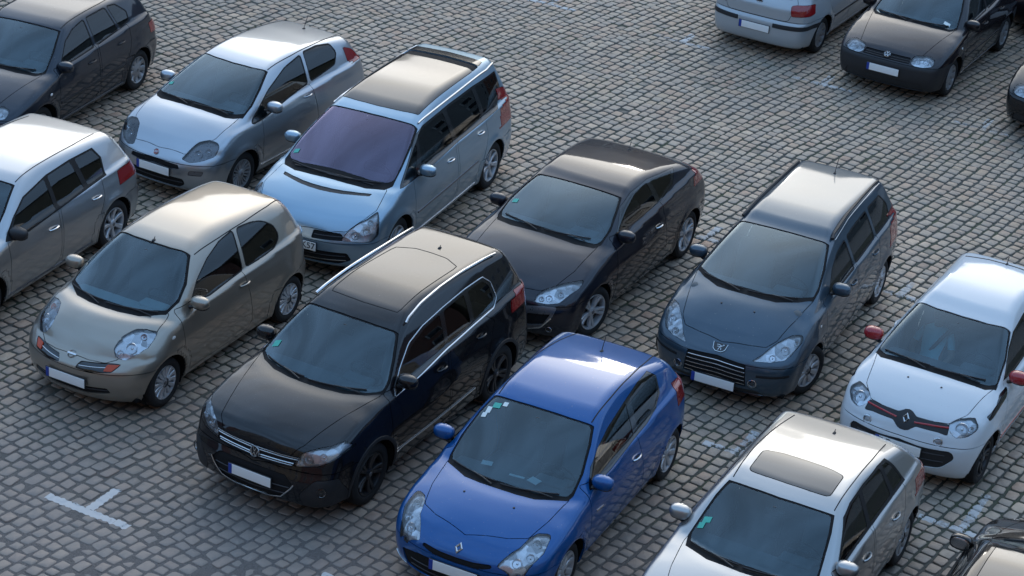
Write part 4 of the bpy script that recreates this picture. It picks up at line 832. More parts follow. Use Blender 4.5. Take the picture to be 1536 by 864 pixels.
FT['a3']=dict(ws=[(-0.915,0),(-0.93,0.3),(-0.953,0.54),(-0.78,0.59),(-0.579,0.625),(-0.36,0.66),(-0.22,0.62),(-0.1,0.35),(-0.07,0.0)],wsband=.10,
 hood=[(.70,0),(.68,.2),(.66,.42),(.55,.50),(.1,.62),(-.28,.67),(-.36,.66)],
 dlo=[(-.55,.975),(-.80,1.145),(-1.0,1.275),(-1.2,1.325),(-1.55,1.347),(-1.96,1.342),(-2.18,1.325),(-2.28,1.222),(-2.40,1.035),(-2.03,1.025),(-1.55,1.015),(-1.0,.995)],
 wins=[[(-.62,.998),(-.83,1.145),(-1.02,1.257),(-1.21,1.308),(-1.42,1.322),(-1.36,1.03),(-1.0,1.013)],[(-1.50,1.327),(-1.98,1.325),(-2.02,1.05),(-1.44,1.033)],[(-2.05,1.322),(-2.16,1.308),(-2.26,1.21),(-2.36,1.055),(-2.09,1.053)]],
 light=[(.46,.62),(.47,.70),(.72,.73),(.78,.66),(.72,.60)],lamps=[(.56,.66,.05,'reflector'),(.67,.67,.04,'reflector')],
 doors=[(-.45,-.48,-1.40,-1.40,.99),(-1.43,-1.45,-2.2,-2.1,1.0)],doorpoly={1:[(-1.43,.27),(-1.45,1.01),(-2.33,1.04),(-2.30,.8),(-2.13,.5),(-2.05,.27)]},handles=[(-1.20,.81),(-2.02,.83)],
 cuts=[('grille','F',[(-.05,.60),(-.05,.70),(.32,.70),(.30,.60)],.02),('sunroof','T',[(-1.095,-.05),(-1.105,.30),(-1.12,.42),(-1.49,.42),(-1.53,.25),(-1.535,-.05)],.05)],
 parts=[('grille','grille','gloss_black',dict(off=-.015,bars=[(-.3,.65,.3,.65,.006,'chrome','slat')])),('sunroof','sunroof','dark_sunroof',dict(off=.001,gap=.005))],
 plate=(.825,.42),mirror=(-.60,1.02,1.92),ant=(-2.33,0,.05),wheel=('a',.305,'cover',9,'rim_grey',.20),stickers=[(-.52,-.55,.06,.08,'sticker_green'),(-.46,-.58,.06,.06,'sticker_green')],
 lines=[('door_seam','rubber','T',[(-1.0,.52),(-1.5,.525),(-2.0,.515),(-2.5,.49)],.006,.5,.001)],zbf=.58,taillights=[('S',[(-2.90,.93),(-3.5,.93),(-3.5,.76),(-2.93,.76)]),('R',[(.60,.93),(.9,.93),(.9,.76),(.60,.76)])])
G4W=[[(-.60,.985),(-.90,1.215),(-1.15,1.305),(-1.45,1.345),(-1.42,1.01),(-.95,.99)],[(-1.53,1.35),(-2.0,1.352),(-2.08,1.05),(-1.50,1.015)],[(-2.07,1.352),(-2.25,1.335),(-2.43,1.19),(-2.40,1.085),(-2.15,1.055)]]
FT['golf4']=dict(ws=[(-0.945,0),(-0.95,0.3),(-0.963,0.541),(-0.655,0.635),(-0.34,0.69),(-0.22,0.61),(-0.15,0.35),(-0.135,0.0)],
 hood=[(.72,0),(.70,.25),(.68,.42),(.60,.50),(.1,.60),(-.28,.67),(-.36,.66)],wins=G4W,trim=.012,
 light=[(.38,.655,.05),(.40,.73,.05),(.60,.745,.06),(.70,.71,.06),(.715,.64,.06),(.60,.615,.06),(.45,.62,.06)],lamps=[(.475,.685,.042,'reflector'),(.60,.685,.048,'reflector')],lampback='lamp_facets',
 doors=[(-.42,-.45,-1.45,-1.45,.98),(-1.48,-1.50,-2.2,-2.1,1.0)],doorpoly={1:[(-1.48,.27),(-1.50,1.0),(-2.33,1.05),(-2.31,.8),(-2.13,.5),(-2.05,.27)]},handles=[(-1.27,.84),(-2.05,.87)],handlemat='black_plastic',
 cuts=[('grille','F',[(-.05,.635),(-.05,.705),(.36,.70),(.375,.635)],.01),('lower','F',[(-.05,.22),(-.05,.36),(.6,.36),(.64,.24)],.03)],
 parts=[('grille','grille','black_plastic',dict(off=-.015,bars=[(-.36,.655,.36,.655,.005,'grey_plastic','slat'),(-.36,.68,.36,.68,.005,'grey_plastic','slat')])),('air_intake','lower','black_plastic',dict(off=-.01))],
 plate=(.825,.475),rplate=(-3.305,.475),emblem=('roundel',.685),mirror=(-.60,1.0,1.93),mirmat=None,ant=(-2.75,0,.18),wheel=('g',.30,'steel',9,'rim_grey',.20),zbf=.61,zhb=.615,indic=[(-.22,.72,.02)],
 lines=[('side_moulding','black_plastic','S',[(-.46,.52),(-1.3,.52),(-2.08,.52)],.016,.5,.004),('sill_trim','badge_grey','S',[(-.40,.25),(-1.3,.245),(-2.1,.25)],.012,.6,.004),('door_seam','rubber','T',[(-1.0,.52),(-1.5,.525),(-2.0,.515),(-2.6,.48)],.006,.5,.001)],
 taillights=[('R',[(.53,.895),(.62,.915),(.80,.92),(.83,.75),(.56,.735)])])
FT['golf6']=dict(ws=[(-0.985,0),(-0.99,0.3),(-1.01,0.55),(-0.69,0.645),(-0.36,0.7),(-0.24,0.62),(-0.17,0.35),(-0.15,0.0)],hood=[(.70,0),(.68,.25),(.62,.44),(.45,.55),(.1,.63),(-.28,.68),(-.36,.67)],
 dlo=[(-.45,.935),(-.728,1.122),(-.999,1.25),(-1.509,1.33),(-1.985,1.348),(-2.45,1.338),(-2.53,1.207),(-2.48,1.015),(-2.117,.998),(-1.389,.952),(-.862,.915)],
 wins=[[(-.52,.948),(-.74,1.105),(-1.0,1.232),(-1.45,1.305),(-1.42,.972),(-.86,.935)],[(-1.52,1.312),(-1.985,1.33),(-2.03,1.012),(-1.49,.977)],[(-2.08,1.328),(-2.43,1.32),(-2.508,1.2),(-2.462,1.035),(-2.11,1.018)]],
 light=[(.42,.66),(.44,.74),(.62,.80),(.74,.79),(.74,.70),(.6,.64)],lamps=[(.56,.70,.045,'reflector'),(.66,.72,.045,'reflector')],
 doors=[(-.44,-.46,-1.44,-1.44,.94),(-1.47,-1.49,-2.2,-2.1,.98)],doorpoly={1:[(-1.47,.27),(-1.49,.97),(-2.36,1.02),(-2.36,.8),(-2.18,.5),(-2.08,.27)]},handles=[(-1.30,.78),(-2.20,.83)],handlemat='chrome',
 cuts=[('grille','F',[(-.05,.62),(-.05,.69),(.42,.70),(.40,.64)],.01),('lower','F',[(-.05,.25),(-.05,.45),(.45,.45),(.5,.27)],.03)],parts=[('grille','grille','gloss_black',dict(off=-.015)),('air_intake','lower','black_plastic',dict(off=-.01))],
 plate=(.825,.5),rplate=(-3.37,.475),emblem=('roundel',.69),mirror=(-.62,1.0,2.0),mirmat='black_plastic',wheel=('v',.315,'alloy',7,'rim_silver',.215),trimmat='rubber',zbf=.60,
 lines=[('door_seam','rubber','T',[(-1.05,.53),(-1.6,.53),(-2.2,.515),(-2.7,.48)],.006,.5,.001),('sill_trim','badge_grey','S',[(-.42,.26),(-1.4,.255),(-2.1,.26)],.010,.6,.004)],
 taillights=[('S',[(-3.14,.98),(-3.5,.97),(-3.5,.81),(-3.12,.81)]),('R',[(.60,.98),(.95,1.0),(.95,.81),(.62,.81)])])
for k in ('golf4',): FT[k]['mirmat']='golf_dark'
# ---------------- the cars ----------------
paint('paint_beige',(.34,.30,.25),.75,.34,.10); paint('paint_black',(.005,.005,.007),.1,.35,.05,(.10,.10,.10)); paint('paint_blue',(.0,.078,.27),.3,.32,.04); paint('paint_slate',(.040,.072,.105),.5,.34,.08)
paint('paint_dark',(.011,.012,.020),.3,.36,.06,(.12,.12,.13)); paint('paint_silver',(.40,.435,.475),.88,.33,.10); paint('paint_ice',(.28,.40,.50),.75,.34,.08); paint('paint_white',(.62,.65,.67),.0,.4,.06); paint('paint_pale',(.41,.41,.405),.85,.34,.10)
paint('paint_grey',(.42,.435,.45),.88,.34,.10); paint('paint_silver_old',(.42,.45,.47),.35,.36,.10); paint('golf_dark',(.012,.019,.032),.5,.36,.05); paint('golf_black',(.009,.007,.010),.3,.42,.10,(.16,.14,.14)); paint('paint_glossblack',(.005,.005,.006),.1,.4,.06,(.1,.1,.1))
simple('dark_sunroof',(.03,.028,.026),.10,noise=.04,coat=1.)
GRP='cars parked on the cobbled square'
m1,bd,cc=make_car('micra',FT['micra'],'paint_beige','beige three-door hatchback with rounded roof and oval headlights, parked left of the black off-roader',(-4.39,21.269),243.85)
make_car('tiguan',FT['tiguan'],'paint_black','black off-road car with silver roof rails and chrome window frames, beside the beige hatchback',(-2.055,19.706),242.48)
r,bd,cc=make_car('clio',FT['clio'],'paint_blue','bright blue three-door hatchback with paper slips behind its windscreen',(-.006,18.252),245.52)
def slips(root,bd,items):
    for x,y,sx,sy,a in items:
        z=.965; 
        g=G().box((0,0,0),(sx,sy,.003),.001); M_=mathutils.Euler((0,.08,a)).to_matrix(); g.V=[tuple(M_@Vector(v)+Vector((x,y,z-.035))) for v in g.V]
        o=g.obj('paper_slip','paper_white'); o.parent=root
slips(r,bd,[(-.42,-.30,.07,.11,.2),(-.36,.06,.03,.16,.1),(-.38,.24,.09,.12,-.3)])
make_car('peugeot',FT['peugeot'],'paint_slate','slate blue estate car with black roof rails and a shield badge on the nose',(2.691,22.694),245.9)
make_car('megane',FT['megane'],'paint_dark','dark charcoal coupe with arched roof and silver wheels, parked behind the blue hatchback',(.215,23.728),243.33)
make_car('punto',FT['punto'],'paint_silver','silver three-door hatchback with dark headlights, between the navy car and the ice-blue van',(-4.371,26.869),242.53)
e_,bd,cc=make_car('espace',FT['espace'],'paint_ice','ice-blue people carrier with a long dark glass roof and violet windscreen',(-2.303,25.098),247.78)
tw,bdt,cct=make_car('twingo',FT['twingo'],'paint_white','white small car with red mirrors and a red strip across its nose',(4.537,21.063),242.3)
make_car('a3',FT['a3'],'paint_pale','pale silver hatchback with a dark rectangular sunroof at the bottom edge',(2.286,17.113),243.49)
make_car('golf6',FT['golf6'],'paint_grey','light grey five-door hatchback with black mirror cap, cut off by the left edge',(-6.775,22.627),246.99)
make_car('golf4',FT['golf4'],'golf_dark','dark navy five-door hatchback in the top left corner',(-7.299,27.736),249.6)
f=dict(FT['golf4']); f.update(mirmat='golf_black',bumpmat='black_plastic',rbumpmat='black_plastic',res=.045,stickers=[(-.35,.52,.05,.10,'paper_white')])
make_car('golf4',f,'golf_black','old black hatchback with clear oval headlights at the top right, nose towards the camera',(5.749,32.558),241.95)
f=dict(FT['golf4']); f.update(mirmat='paint_silver_old',res=.045); f['parts']=f['parts']+[('rear_bumper_strip','rstrip','black_plastic',dict(off=.004))]; f['cuts']=f['cuts']+[('rstrip','R',[(.30,.52),(.30,.585),(.90,.585),(.90,.52)],.01)]
f['parts'][-1][3]['sym']=1
sv,bds,ccs=make_car('golf4',f,'paint_silver_old','silver hatchback seen from behind, with a red tail light and black bumper strips',(5.035,36.209),62.02)
p_=bds.onfront(np.array([0.]),np.array([.87]),-1)[0]; emblem('roundel',sv,p_,(-1,0,.1))
G().box((p_[0]+.0,0,.775),(.02,.16,.022),.008).obj('tailgate_handle','black_plastic',sv)
f=dict(FT['golf6']); f.update(mirmat='paint_glossblack',res=.045,linmat='black_plastic',body=dict(),wheel=('v2',.315,'alloy',5,'rim_dark',.215))
f['cuts']=f['cuts']+[('roofglass','T',[(-1.10,-.05),(-1.12,.44),(-2.60,.42),(-2.62,-.05)],.05)]; f['parts']=f['parts']+[('glass_roof','roofglass','gloss_black',dict(off=.001,gap=.004))]
bb,_,_=make_car('golf6',f,'paint_glossblack','glossy black car facing away in the bottom right corner, with a glass roof',(5.543,18.061),63.44)
f=dict(FT['golf4']); f.update(mirmat='paint_glossblack',res=.05)
make_car('golf4',f,'paint_glossblack','glossy black car whose headlight corner shows at the right edge',(8.10,31.15),242.)
f=dict(FT['golf4']); f.update(mirmat='golf_black',res=.05)
make_car('golf4',f,'golf_black','black car whose bumper shows in the top right corner behind the old black hatchback',(10.0,37.8),62.)
# ---------------- person in the passenger seat of the small white car ----------------
def person(root,px,py,pz):
    me=bpy.data.meshes.new('person'); J={}
    pts=[('pel',(0,0,0),.13,.15),('waist',(-.06,0,.14),.115,.14),('chest',(-.13,0,.34),.12,.165),('neck0',(-.16,0,.47),.06,.075),('neck',(-.14,0,.53),.052,.052),('head0',(-.12,0,.60),.075,.07),('head1',(-.12,0,.69),.095,.08),('head2',(-.13,0,.76),.075,.065)]
    for s,t in ((1,'L'),(-1,'R')):
        pts+=[('sh'+t,(-.15,s*.155,.44),.055,.055),('el'+t,(-.04,s*.24,.20),.040,.040),('wr'+t,(.17,s*.13,.06),.027,.027),('pm'+t,(.24,s*.09,.055),.030,.020),
              ('hip'+t,(.05,s*.09,-.02),.085,.085),('kn'+t,(.42,s*.12,.05),.058,.058),('an'+t,(.56,s*.12,-.30),.040,.040),('to'+t,(.70,s*.13,-.34),.036,.045)]
        for k,(dx,dy,ln) in enumerate(((.03,.026,.9),(.045,.010,1.),(.043,-.008,.95),(.034,-.024,.75))):
            pts+=[('f%d'%k+t,(.24+dx,s*(.09+dy),.050),.010,.010),('g%d'%k+t,(.24+dx+.035*ln,s*(.085+dy*1.1),.028),.008,.008)]
        pts+=[('th'+t,(.225,s*.055,.05),.012,.012),('ti'+t,(.265,s*.03,.035),.009,.009)]
    E=[('pel','waist'),('waist','chest'),('chest','neck0'),('neck0','neck'),('neck','head0'),('head0','head1'),('head1','head2')]
    for t in 'LR':
        E+=[('chest','sh'+t),('sh'+t,'el'+t),('el'+t,'wr'+t),('wr'+t,'pm'+t),('pel','hip'+t),('hip'+t,'kn'+t),('kn'+t,'an'+t),('an'+t,'to'+t),('pm'+t,'th'+t),('th'+t,'ti'+t)]
        for k in range(4): E+=[('pm'+t,'f%d'%k+t),('f%d'%k+t,'g%d'%k+t)]
    ix={p[0]:i for i,p in enumerate(pts)}
    me.from_pydata([p[1] for p in pts],[(ix[a],ix[b]) for a,b in E],[])
    o=bpy.data.objects.new('person',me); C.objects.link(o); o.modifiers.new('skin','SKIN'); sv=me.skin_vertices[0].data
    for i,p in enumerate(pts): sv[i].radius=(p[2],p[3]); sv[i].use_root=(i==0)
    ss=o.modifiers.new('sub','SUBSURF'); ss.levels=1; ss.render_levels=1
    dg=bpy.context.evaluated_depsgraph_get(); m2=bpy.data.meshes.new_from_object(o.evaluated_get(dg)); o.modifiers.clear(); o.data=m2; m2.shade_smooth()
    simple('skin',(.42,.24,.17),.55); simple('hair_brown',(.05,.03,.02),.7); simple('jeans_blue',(.04,.06,.12),.85)
    for n in ('skin','cloth_teal','jeans_blue'): m2.materials.append(MATS[n])
    for p in m2.polygons:
        c=p.center; arm=abs(c.y)>.16 or c.x>.04
        p.material_index=2 if (c.z<.03 and c.x<.09) or (c.z<.13 and c.x>.30) or c.z<-.02 or (c.x>.0 and c.z<.035 and abs(c.y)>.05 and c.x<.12) else (0 if c.z>.50 or (abs(c.y)>.12 and c.z<.28 and c.x>-.12) or (c.x>.09) else 1)
    M_=root.matrix_world if False else Matrix.Translation(root.location)@root.rotation_euler.to_matrix().to_4x4(); o.matrix_world=M_@Matrix.Translation((px,py,pz))
    props(o,'passenger in a teal T-shirt and seat belt behind the windscreen of the small white car','person')
    h=G().ell((-.145,0,.735),(.105,.09,.085),10,14).obj('hair','hair_brown',o)
    f=G().ell((-.018,0,.675),(.022,.013,.022),6,8).ell((-.03,.034,.705),(.012,.014,.008),6,8).ell((-.03,-.034,.705),(.012,.014,.008),6,8).obj('face_features','skin',o)
    G().tube([(-.02,0,.635),(-.018,.02,.636)],.004).tube([(-.02,0,.635),(-.018,-.02,.636)],.004).obj('mouth','red_plastic',o)
    G().tube([(-.11,.17,.52),(-.015,.09,.40),(.025,.0,.24),(.03,-.10,.06)],.024,6,.25,upv=[(1,0,.3)]*4).obj('seat_belt','black_plastic',o)
person(tw,-1.28,-.36,.46)
# ---------------- town houses closing the square on its four sides ----------------
def facade_mat(name,col):
    m,t,b=nodes(name); L=t.links.new; g=N(t,'ShaderNodeTexCoord'); n=N(t,'ShaderNodeTexNoise',i_Scale=.8,i_Detail=6.); L(g.outputs['Object'],n.inputs['Vector'])
    a=N(t,'ShaderNodeMapRange'); a.inputs[3].default_value=.75; a.inputs[4].default_value=1.2; L(n.outputs[0],a.inputs[0]); v=N(t,'ShaderNodeVectorMath',operation='SCALE'); v.inputs[0].default_value=col; L(a.outputs[0],v.inputs[3]); L(v.outputs[0],b.inputs['Base Color']); b.inputs['Roughness'].default_value=.85
facade_mat('render_ochre',(.30,.24,.16)); facade_mat('render_grey',(.24,.24,.23)); facade_mat('render_brick',(.22,.10,.07)); facade_mat('stone_backlit',(.10,.10,.095)); facade_mat('brick_backlit',(.105,.07,.055)); facade_mat('roof_tile',(.07,.04,.03)); simple('window_pane',(.02,.025,.03),.08,noise=.03); simple('frame_white',(.55,.55,.52),.6)  # dark stone and brick hold the far row's backlit shade in their colour
wf=G().box((0,0,0),(1.2,.14,1.9),.02).obj('window','frame_white'); wpn=G().box((0,-.05,0),(1.0,.10,1.7),.01).obj('pane','window_pane'); C.objects.unlink(wf); C.objects.unlink(wpn)
HCACHE={}
ORD=['first','second','third','fourth','fifth','sixth','seventh','eighth','ninth']
def house(x,y,rz,wd,h,rh,mat,k=0,row=''):
    r=bpy.data.objects.new('town_house',None); C.objects.link(r); r.location=(x,y,0); r.rotation_euler=(0,0,rz)
    props(r,'%s gabled house, %s from left, %s'%({'render_ochre':'ochre','render_grey':'grey','render_brick':'brick red','stone_backlit':'backlit-toned stone','brick_backlit':'backlit-toned brick'}[mat],ORD[k],row),'house','town houses round the square')
    d=10.; k=(wd,h,rh,mat)
    if k not in HCACHE:
        V=[(-wd/2,0,0),(wd/2,0,0),(wd/2,d,0),(-wd/2,d,0),(-wd/2,0,h),(wd/2,0,h),(wd/2,d,h),(-wd/2,d,h),(0,0,h+rh),(0,d,h+rh)]
        a=mesh('wall',V,[(0,1,5,4),(1,2,6,5),(2,3,7,6),(3,0,4,7),(4,5,8),(6,7,9)],mat,smooth=False)
        o=.35; s=o*rh/(wd/2); V=[(-wd/2-o,-o,h-s),(0,-o,h+rh+.02),(0,d+o,h+rh+.02),(-wd/2-o,d+o,h-s),(wd/2+o,-o,h-s),(wd/2+o,d+o,h-s)]
        V+= [(p[0],p[1],p[2]+.22) for p in V]
        b=mesh('roof',V,[(0,1,2,3),(1,4,5,2),(9,8,7,6),(8,11,10,7),(0,6,7,1),(1,7,10,4),(3,2,8,9),(2,5,11,8),(0,3,9,6),(4,10,11,5)],'roof_tile',smooth=False); C.objects.unlink(a); C.objects.unlink(b); HCACHE[k]=(a,b)
    for o in HCACHE[k]: copyobj(o,r)
    n=3 if wd<13 else 4; nf=int((h-1)//3.4)
    for i in range(n):
        for f in range(nf):
            p=copyobj(wf,r,((i-(n-1)/2)*wd/n*.92,-.04,2.2+f*3.4)); q=copyobj(wpn,p,(0,-.01,0))
hm=['render_ochre','render_grey','render_brick']; hr=np.random.default_rng(3)
for k in range(9): house(-72+k*18,108,0,17.6,22.5+hr.uniform(-1.5,1.5),6.0+hr.uniform(-1,1),('stone_backlit','brick_backlit')[k%2],k,'in the row beyond the far cars')
for k in range(8): house(54-k*15,-1.2,math.pi,14.8,15+hr.uniform(-1.5,1),4,hm[(k+1)%3],k,'in the row behind the camera')
for k in range(6): house(62,9+k*15.5,-math.pi/2,15,13+hr.uniform(-1.5,1.5),4.5,hm[k%3],5-k,'in the right side row'); house(-60,9+k*15.5,math.pi/2,15,13+hr.uniform(-1.5,1.5),4.5,hm[(k+2)%3],k,'in the left side row')
# ---------------- paving ----------------
import bmesh
cam_p=Vector((0,0,cam_h))
def project(p):
    d=Vector(p)-cam_p; z=d.dot(fw); return 512+foc/1.5*d.dot(r2)/z, 288-foc/1.5*d.dot(u2)/z, z
def stone_mat(name,island):
    m,t,b=nodes(name); L=t.links.new
    g=N(t,'ShaderNodeNewGeometry'); oi=N(t,'ShaderNodeObjectInfo')
    rnd=g.outputs['Random Per Island'] if island else oi.outputs['Random']
    cr=N(t,'ShaderNodeValToRGB'); el=cr.color_ramp.elements; cols=[(0,(0.305,0.253,0.205)),(.12,(0.392,0.311,0.238)),(.28,(0.338,0.275,0.219)),(.42,(0.436,0.339,0.252)),(.55,(0.380,0.278,0.205)),(.66,(0.348,0.286,0.231)),(.78,(0.412,0.311,0.219)),(.90,(0.390,0.270,0.197)),(1,(0.495,0.385,0.280))]
    el[0].position=0; el[0].color=(*cols[0][1],1); el[1].position=1; el[1].color=(*cols[-1][1],1)
    for p,c_ in cols[1:-1]: e=el.new(p); e.color=(*c_,1)
    L(rnd,cr.inputs[0])
    # stones lower in the frame carry more reddish dirt: a wide worn patch of the square itself
    n0=N(t,'ShaderNodeTexNoise',i_Scale=.22,i_Detail=3.); L(g.outputs['Position'],n0.inputs['Vector'])
    n1=N(t,'ShaderNodeTexNoise',i_Scale=55.,i_Detail=5.,i_Roughness=.7); L(g.outputs['Position'],n1.inputs['Vector'])
    n2=N(t,'ShaderNodeTexNoise',i_Scale=9.,i_Detail=4.,i_Roughness=.6); L(g.outputs['Position'],n2.inputs['Vector'])
    a=N(t,'ShaderNodeMapRange'); a.inputs[3].default_value=.70; a.inputs[4].default_value=1.28; L(n1.outputs[0],a.inputs[0])
    a2=N(t,'ShaderNodeMapRange'); a2.inputs[1].default_value=.3;a2.inputs[2].default_value=.7; a2.inputs[3].default_value=.80; a2.inputs[4].default_value=1.16; L(n2.outputs[0],a2.inputs[0])
    a3=N(t,'ShaderNodeMapRange'); a3.inputs[1].default_value=.35;a3.inputs[2].default_value=.65; a3.inputs[3].default_value=.86; a3.inputs[4].default_value=1.12; L(n0.outputs[0],a3.inputs[0])
    mu=N(t,'ShaderNodeMath',operation='MULTIPLY'); L(a.outputs[0],mu.inputs[0]); L(a2.outputs[0],mu.inputs[1]); mu2=N(t,'ShaderNodeMath',operation='MULTIPLY'); L(mu.outputs[0],mu2.inputs[0]); L(a3.outputs[0],mu2.inputs[1])
    v=N(t,'ShaderNodeVectorMath',operation='SCALE'); L(cr.outputs[0],v.inputs[0]); L(mu2.outputs[0],v.inputs[3])
    # warm / cool hue drift
    n3=N(t,'ShaderNodeTexNoise',i_Scale=1.1,i_Detail=3.); L(g.outputs['Position'],n3.inputs['Vector'])
    mr=N(t,'ShaderNodeMapRange'); mr.inputs[1].default_value=.42;mr.inputs[2].default_value=.68; mr.inputs[4].default_value=.55; L(n3.outputs[0],mr.inputs[0])
    tint=N(t,'ShaderNodeMix',data_type='RGBA',blend_type='MULTIPLY'); tint.inputs[7].default_value=(1.10,.97,.92,1); L(mr.outputs[0],tint.inputs[0]); L(v.outputs[0],tint.inputs[6])
    # driven-over dusty corner of the square: stones take on one worn pinkish grey
    sp=N(t,'ShaderNodeSeparateXYZ'); L(g.outputs['Position'],sp.inputs[0]); q1=N(t,'ShaderNodeMath',operation='MULTIPLY_ADD'); L(sp.outputs[0],q1.inputs[0]); q1.inputs[1].default_value=-.25; q1.inputs[2].default_value=21.3; q2=N(t,'ShaderNodeMath',operation='SUBTRACT'); L(q1.outputs[0],q2.inputs[0]); L(sp.outputs[1],q2.inputs[1]); n5=N(t,'ShaderNodeTexNoise',i_Scale=.6,i_Detail=4.); L(g.outputs['Position'],n5.inputs['Vector']); q3=N(t,'ShaderNodeMath',operation='MULTIPLY_ADD'); L(n5.outputs[0],q3.inputs[0]); q3.inputs[1].default_value=4.; L(q2.outputs[0],q3.inputs[2]); q4=N(t,'ShaderNodeMapRange'); q4.inputs[1].default_value=2.; q4.inputs[2].default_value=5.2; q4.inputs[4].default_value=.80; L(q3.outputs[0],q4.inputs[0])
    n6=N(t,'ShaderNodeTexNoise',i_Scale=3.,i_Detail=5.,i_Roughness=.7); L(g.outputs['Position'],n6.inputs['Vector']); dc=N(t,'ShaderNodeValToRGB'); dc.color_ramp.elements[0].position=.35; dc.color_ramp.elements[0].color=(.185,.168,.155,1); dc.color_ramp.elements[1].position=.65; dc.color_ramp.elements[1].color=(.275,.22,.185,1); L(n6.outputs[0],dc.inputs[0])
    dm=N(t,'ShaderNodeMix',data_type='RGBA'); L(q4.outputs[0],dm.inputs[0]); L(tint.outputs[2],dm.inputs[6]); L(dc.outputs[0],dm.inputs[7]); tint=dm
    # stone sides darken towards the joints
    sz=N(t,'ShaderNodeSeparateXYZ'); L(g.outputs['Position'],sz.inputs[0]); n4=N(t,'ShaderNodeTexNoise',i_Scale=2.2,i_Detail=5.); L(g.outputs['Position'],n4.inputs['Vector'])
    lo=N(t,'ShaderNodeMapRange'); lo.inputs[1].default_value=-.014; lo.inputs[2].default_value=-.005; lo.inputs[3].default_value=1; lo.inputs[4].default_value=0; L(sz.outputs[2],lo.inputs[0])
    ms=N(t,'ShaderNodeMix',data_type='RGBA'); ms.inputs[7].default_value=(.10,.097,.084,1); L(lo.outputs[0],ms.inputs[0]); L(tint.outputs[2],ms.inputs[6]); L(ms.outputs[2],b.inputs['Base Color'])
    rr=N(t,'ShaderNodeMapRange'); rr.inputs[3].default_value=.42; rr.inputs[4].default_value=.75; L(n2.outputs[0],rr.inputs[0]); L(rr.outputs[0],b.inputs['Roughness']); b.inputs['Specular IOR Level'].default_value=.4
    bp=N(t,'ShaderNodeBump'); bp.inputs['Strength'].default_value=.35; bp.inputs['Distance'].default_value=.006; L(n1.outputs[0],bp.inputs['Height']); L(bp.outputs[0],b.inputs['Normal'])
    return m
stone_mat('stone_joined',True); stone_mat('stone_single',False)
m,t,b=nodes('joint_soil'); L=t.links.new; g_=N(t,'ShaderNodeNewGeometry'); n1=N(t,'ShaderNodeTexNoise',i_Scale=1.3,i_Detail=6.,i_Roughness=.7); n2=N(t,'ShaderNodeTexNoise',i_Scale=70.,i_Detail=4.); L(g_.outputs['Position'],n1.inputs['Vector']); L(g_.outputs['Position'],n2.inputs['Vector'])
cr=N(t,'ShaderNodeValToRGB'); e=cr.color_ramp.elements; e[0].position=.45; e[0].color=(.072,.070,.060,1); e[1].position=.72; e[1].color=(.050,.066,.024,1); L(n1.outputs[0],cr.inputs[0])
a=N(t,'ShaderNodeMapRange'); a.inputs[3].default_value=.4; a.inputs[4].default_value=1.7; L(n2.outputs[0],a.inputs[0]); v=N(t,'ShaderNodeVectorMath',operation='SCALE'); L(cr.outputs[0],v.inputs[0]); L(a.outputs[0],v.inputs[3]); fa=N(t,'ShaderNodeAttribute',attribute_name='fill',attribute_type='GEOMETRY'); fs=N(t,'ShaderNodeVectorMath',operation='SCALE'); fs.inputs[0].default_value=(.125,.108,.098); L(a.outputs[0],fs.inputs[3]); fm=N(t,'ShaderNodeMix',data_type='RGBA'); L(fa.outputs['Fac'],fm.inputs[0]); L(v.outputs[0],fm.inputs[6]); L(fs.outputs[0],fm.inputs[7]); L(fm.outputs[2],b.inputs['Base Color']); b.inputs['Roughness'].default_value=.95
bp=N(t,'ShaderNodeBump'); bp.inputs['Distance'].default_value=.01; L(n2.outputs[0],bp.inputs['Height']); L(bp.outputs[0],b.inputs['Normal'])
# far paving, where single stones are no longer told apart
m,t,b=nodes('far_paving'); L=t.links.new; g_=N(t,'ShaderNodeNewGeometry'); mp=N(t,'ShaderNodeMapping'); mp.inputs['Rotation'].default_value=(0,0,R_(-56)); L(g_.outputs['Position'],mp.inputs[0])
br=N(t,'ShaderNodeTexBrick'); br.inputs['Scale'].default_value=1; br.inputs['Brick Width'].default_value=.17; br.inputs['Row Height'].default_value=.15; br.inputs['Mortar Size'].default_value=.012; br.inputs['Color1'].default_value=(.18,.18,.17,1); br.inputs['Color2'].default_value=(.24,.235,.22,1); br.inputs['Mortar'].default_value=(.03,.03,.027,1); L(mp.outputs[0],br.inputs[0]); L(br.outputs[0],b.inputs['Base Color']); b.inputs['Roughness'].default_value=.7
def fill(x,y):
    "how far dust and grit have filled the joints, 0..1"
    n=.5+.30*math.sin(x*.55+1.3+.6*math.sin(y*.4))+.22*math.sin(y*.8-x*.3+2.)+.14*math.sin(x*1.9+y*1.3)
    b=(21.6-y-.25*(x+2))/3.2
    return max(0,min(1,(b+.5*(n-.5))))
gx=np.arange(-14,15.01,.25); gy=np.arange(12,44.01,.25); Vg=[];Fg=[]
for y in gy:
    for x in gx: Vg.append((x,y,-.0155+.0095*fill(x,y)))
nxg=len(gx)
for a in range(len(gy)-1):
    for b_ in range(nxg-1): Fg.append((a*nxg+b_,a*nxg+b_+1,(a+1)*nxg+b_+1,(a+1)*nxg+b_))
n0_=len(Vg); Vg+=[(-400,-300,-.0155),(400,-300,-.0155),(400,700,-.0155),(-400,700,-.0155)]; c4=(0,nxg-1,len(gy)*nxg-1,(len(gy)-1)*nxg)
for k_ in range(4): Fg.append((n0_+k_,n0_+(k_+1)%4,c4[(k_+1)%4],c4[k_]))
gr=mesh('ground',Vg,Fg,'joint_soil',smooth=False); at_=gr.data.attributes.new('fill','FLOAT','POINT'); at_.data.foreach_set('value',[max(0.,(v[2]+.0155)/.0095) for v in Vg]); props(gr,'dark mossy soil bed of the cobbled square',kind='structure')
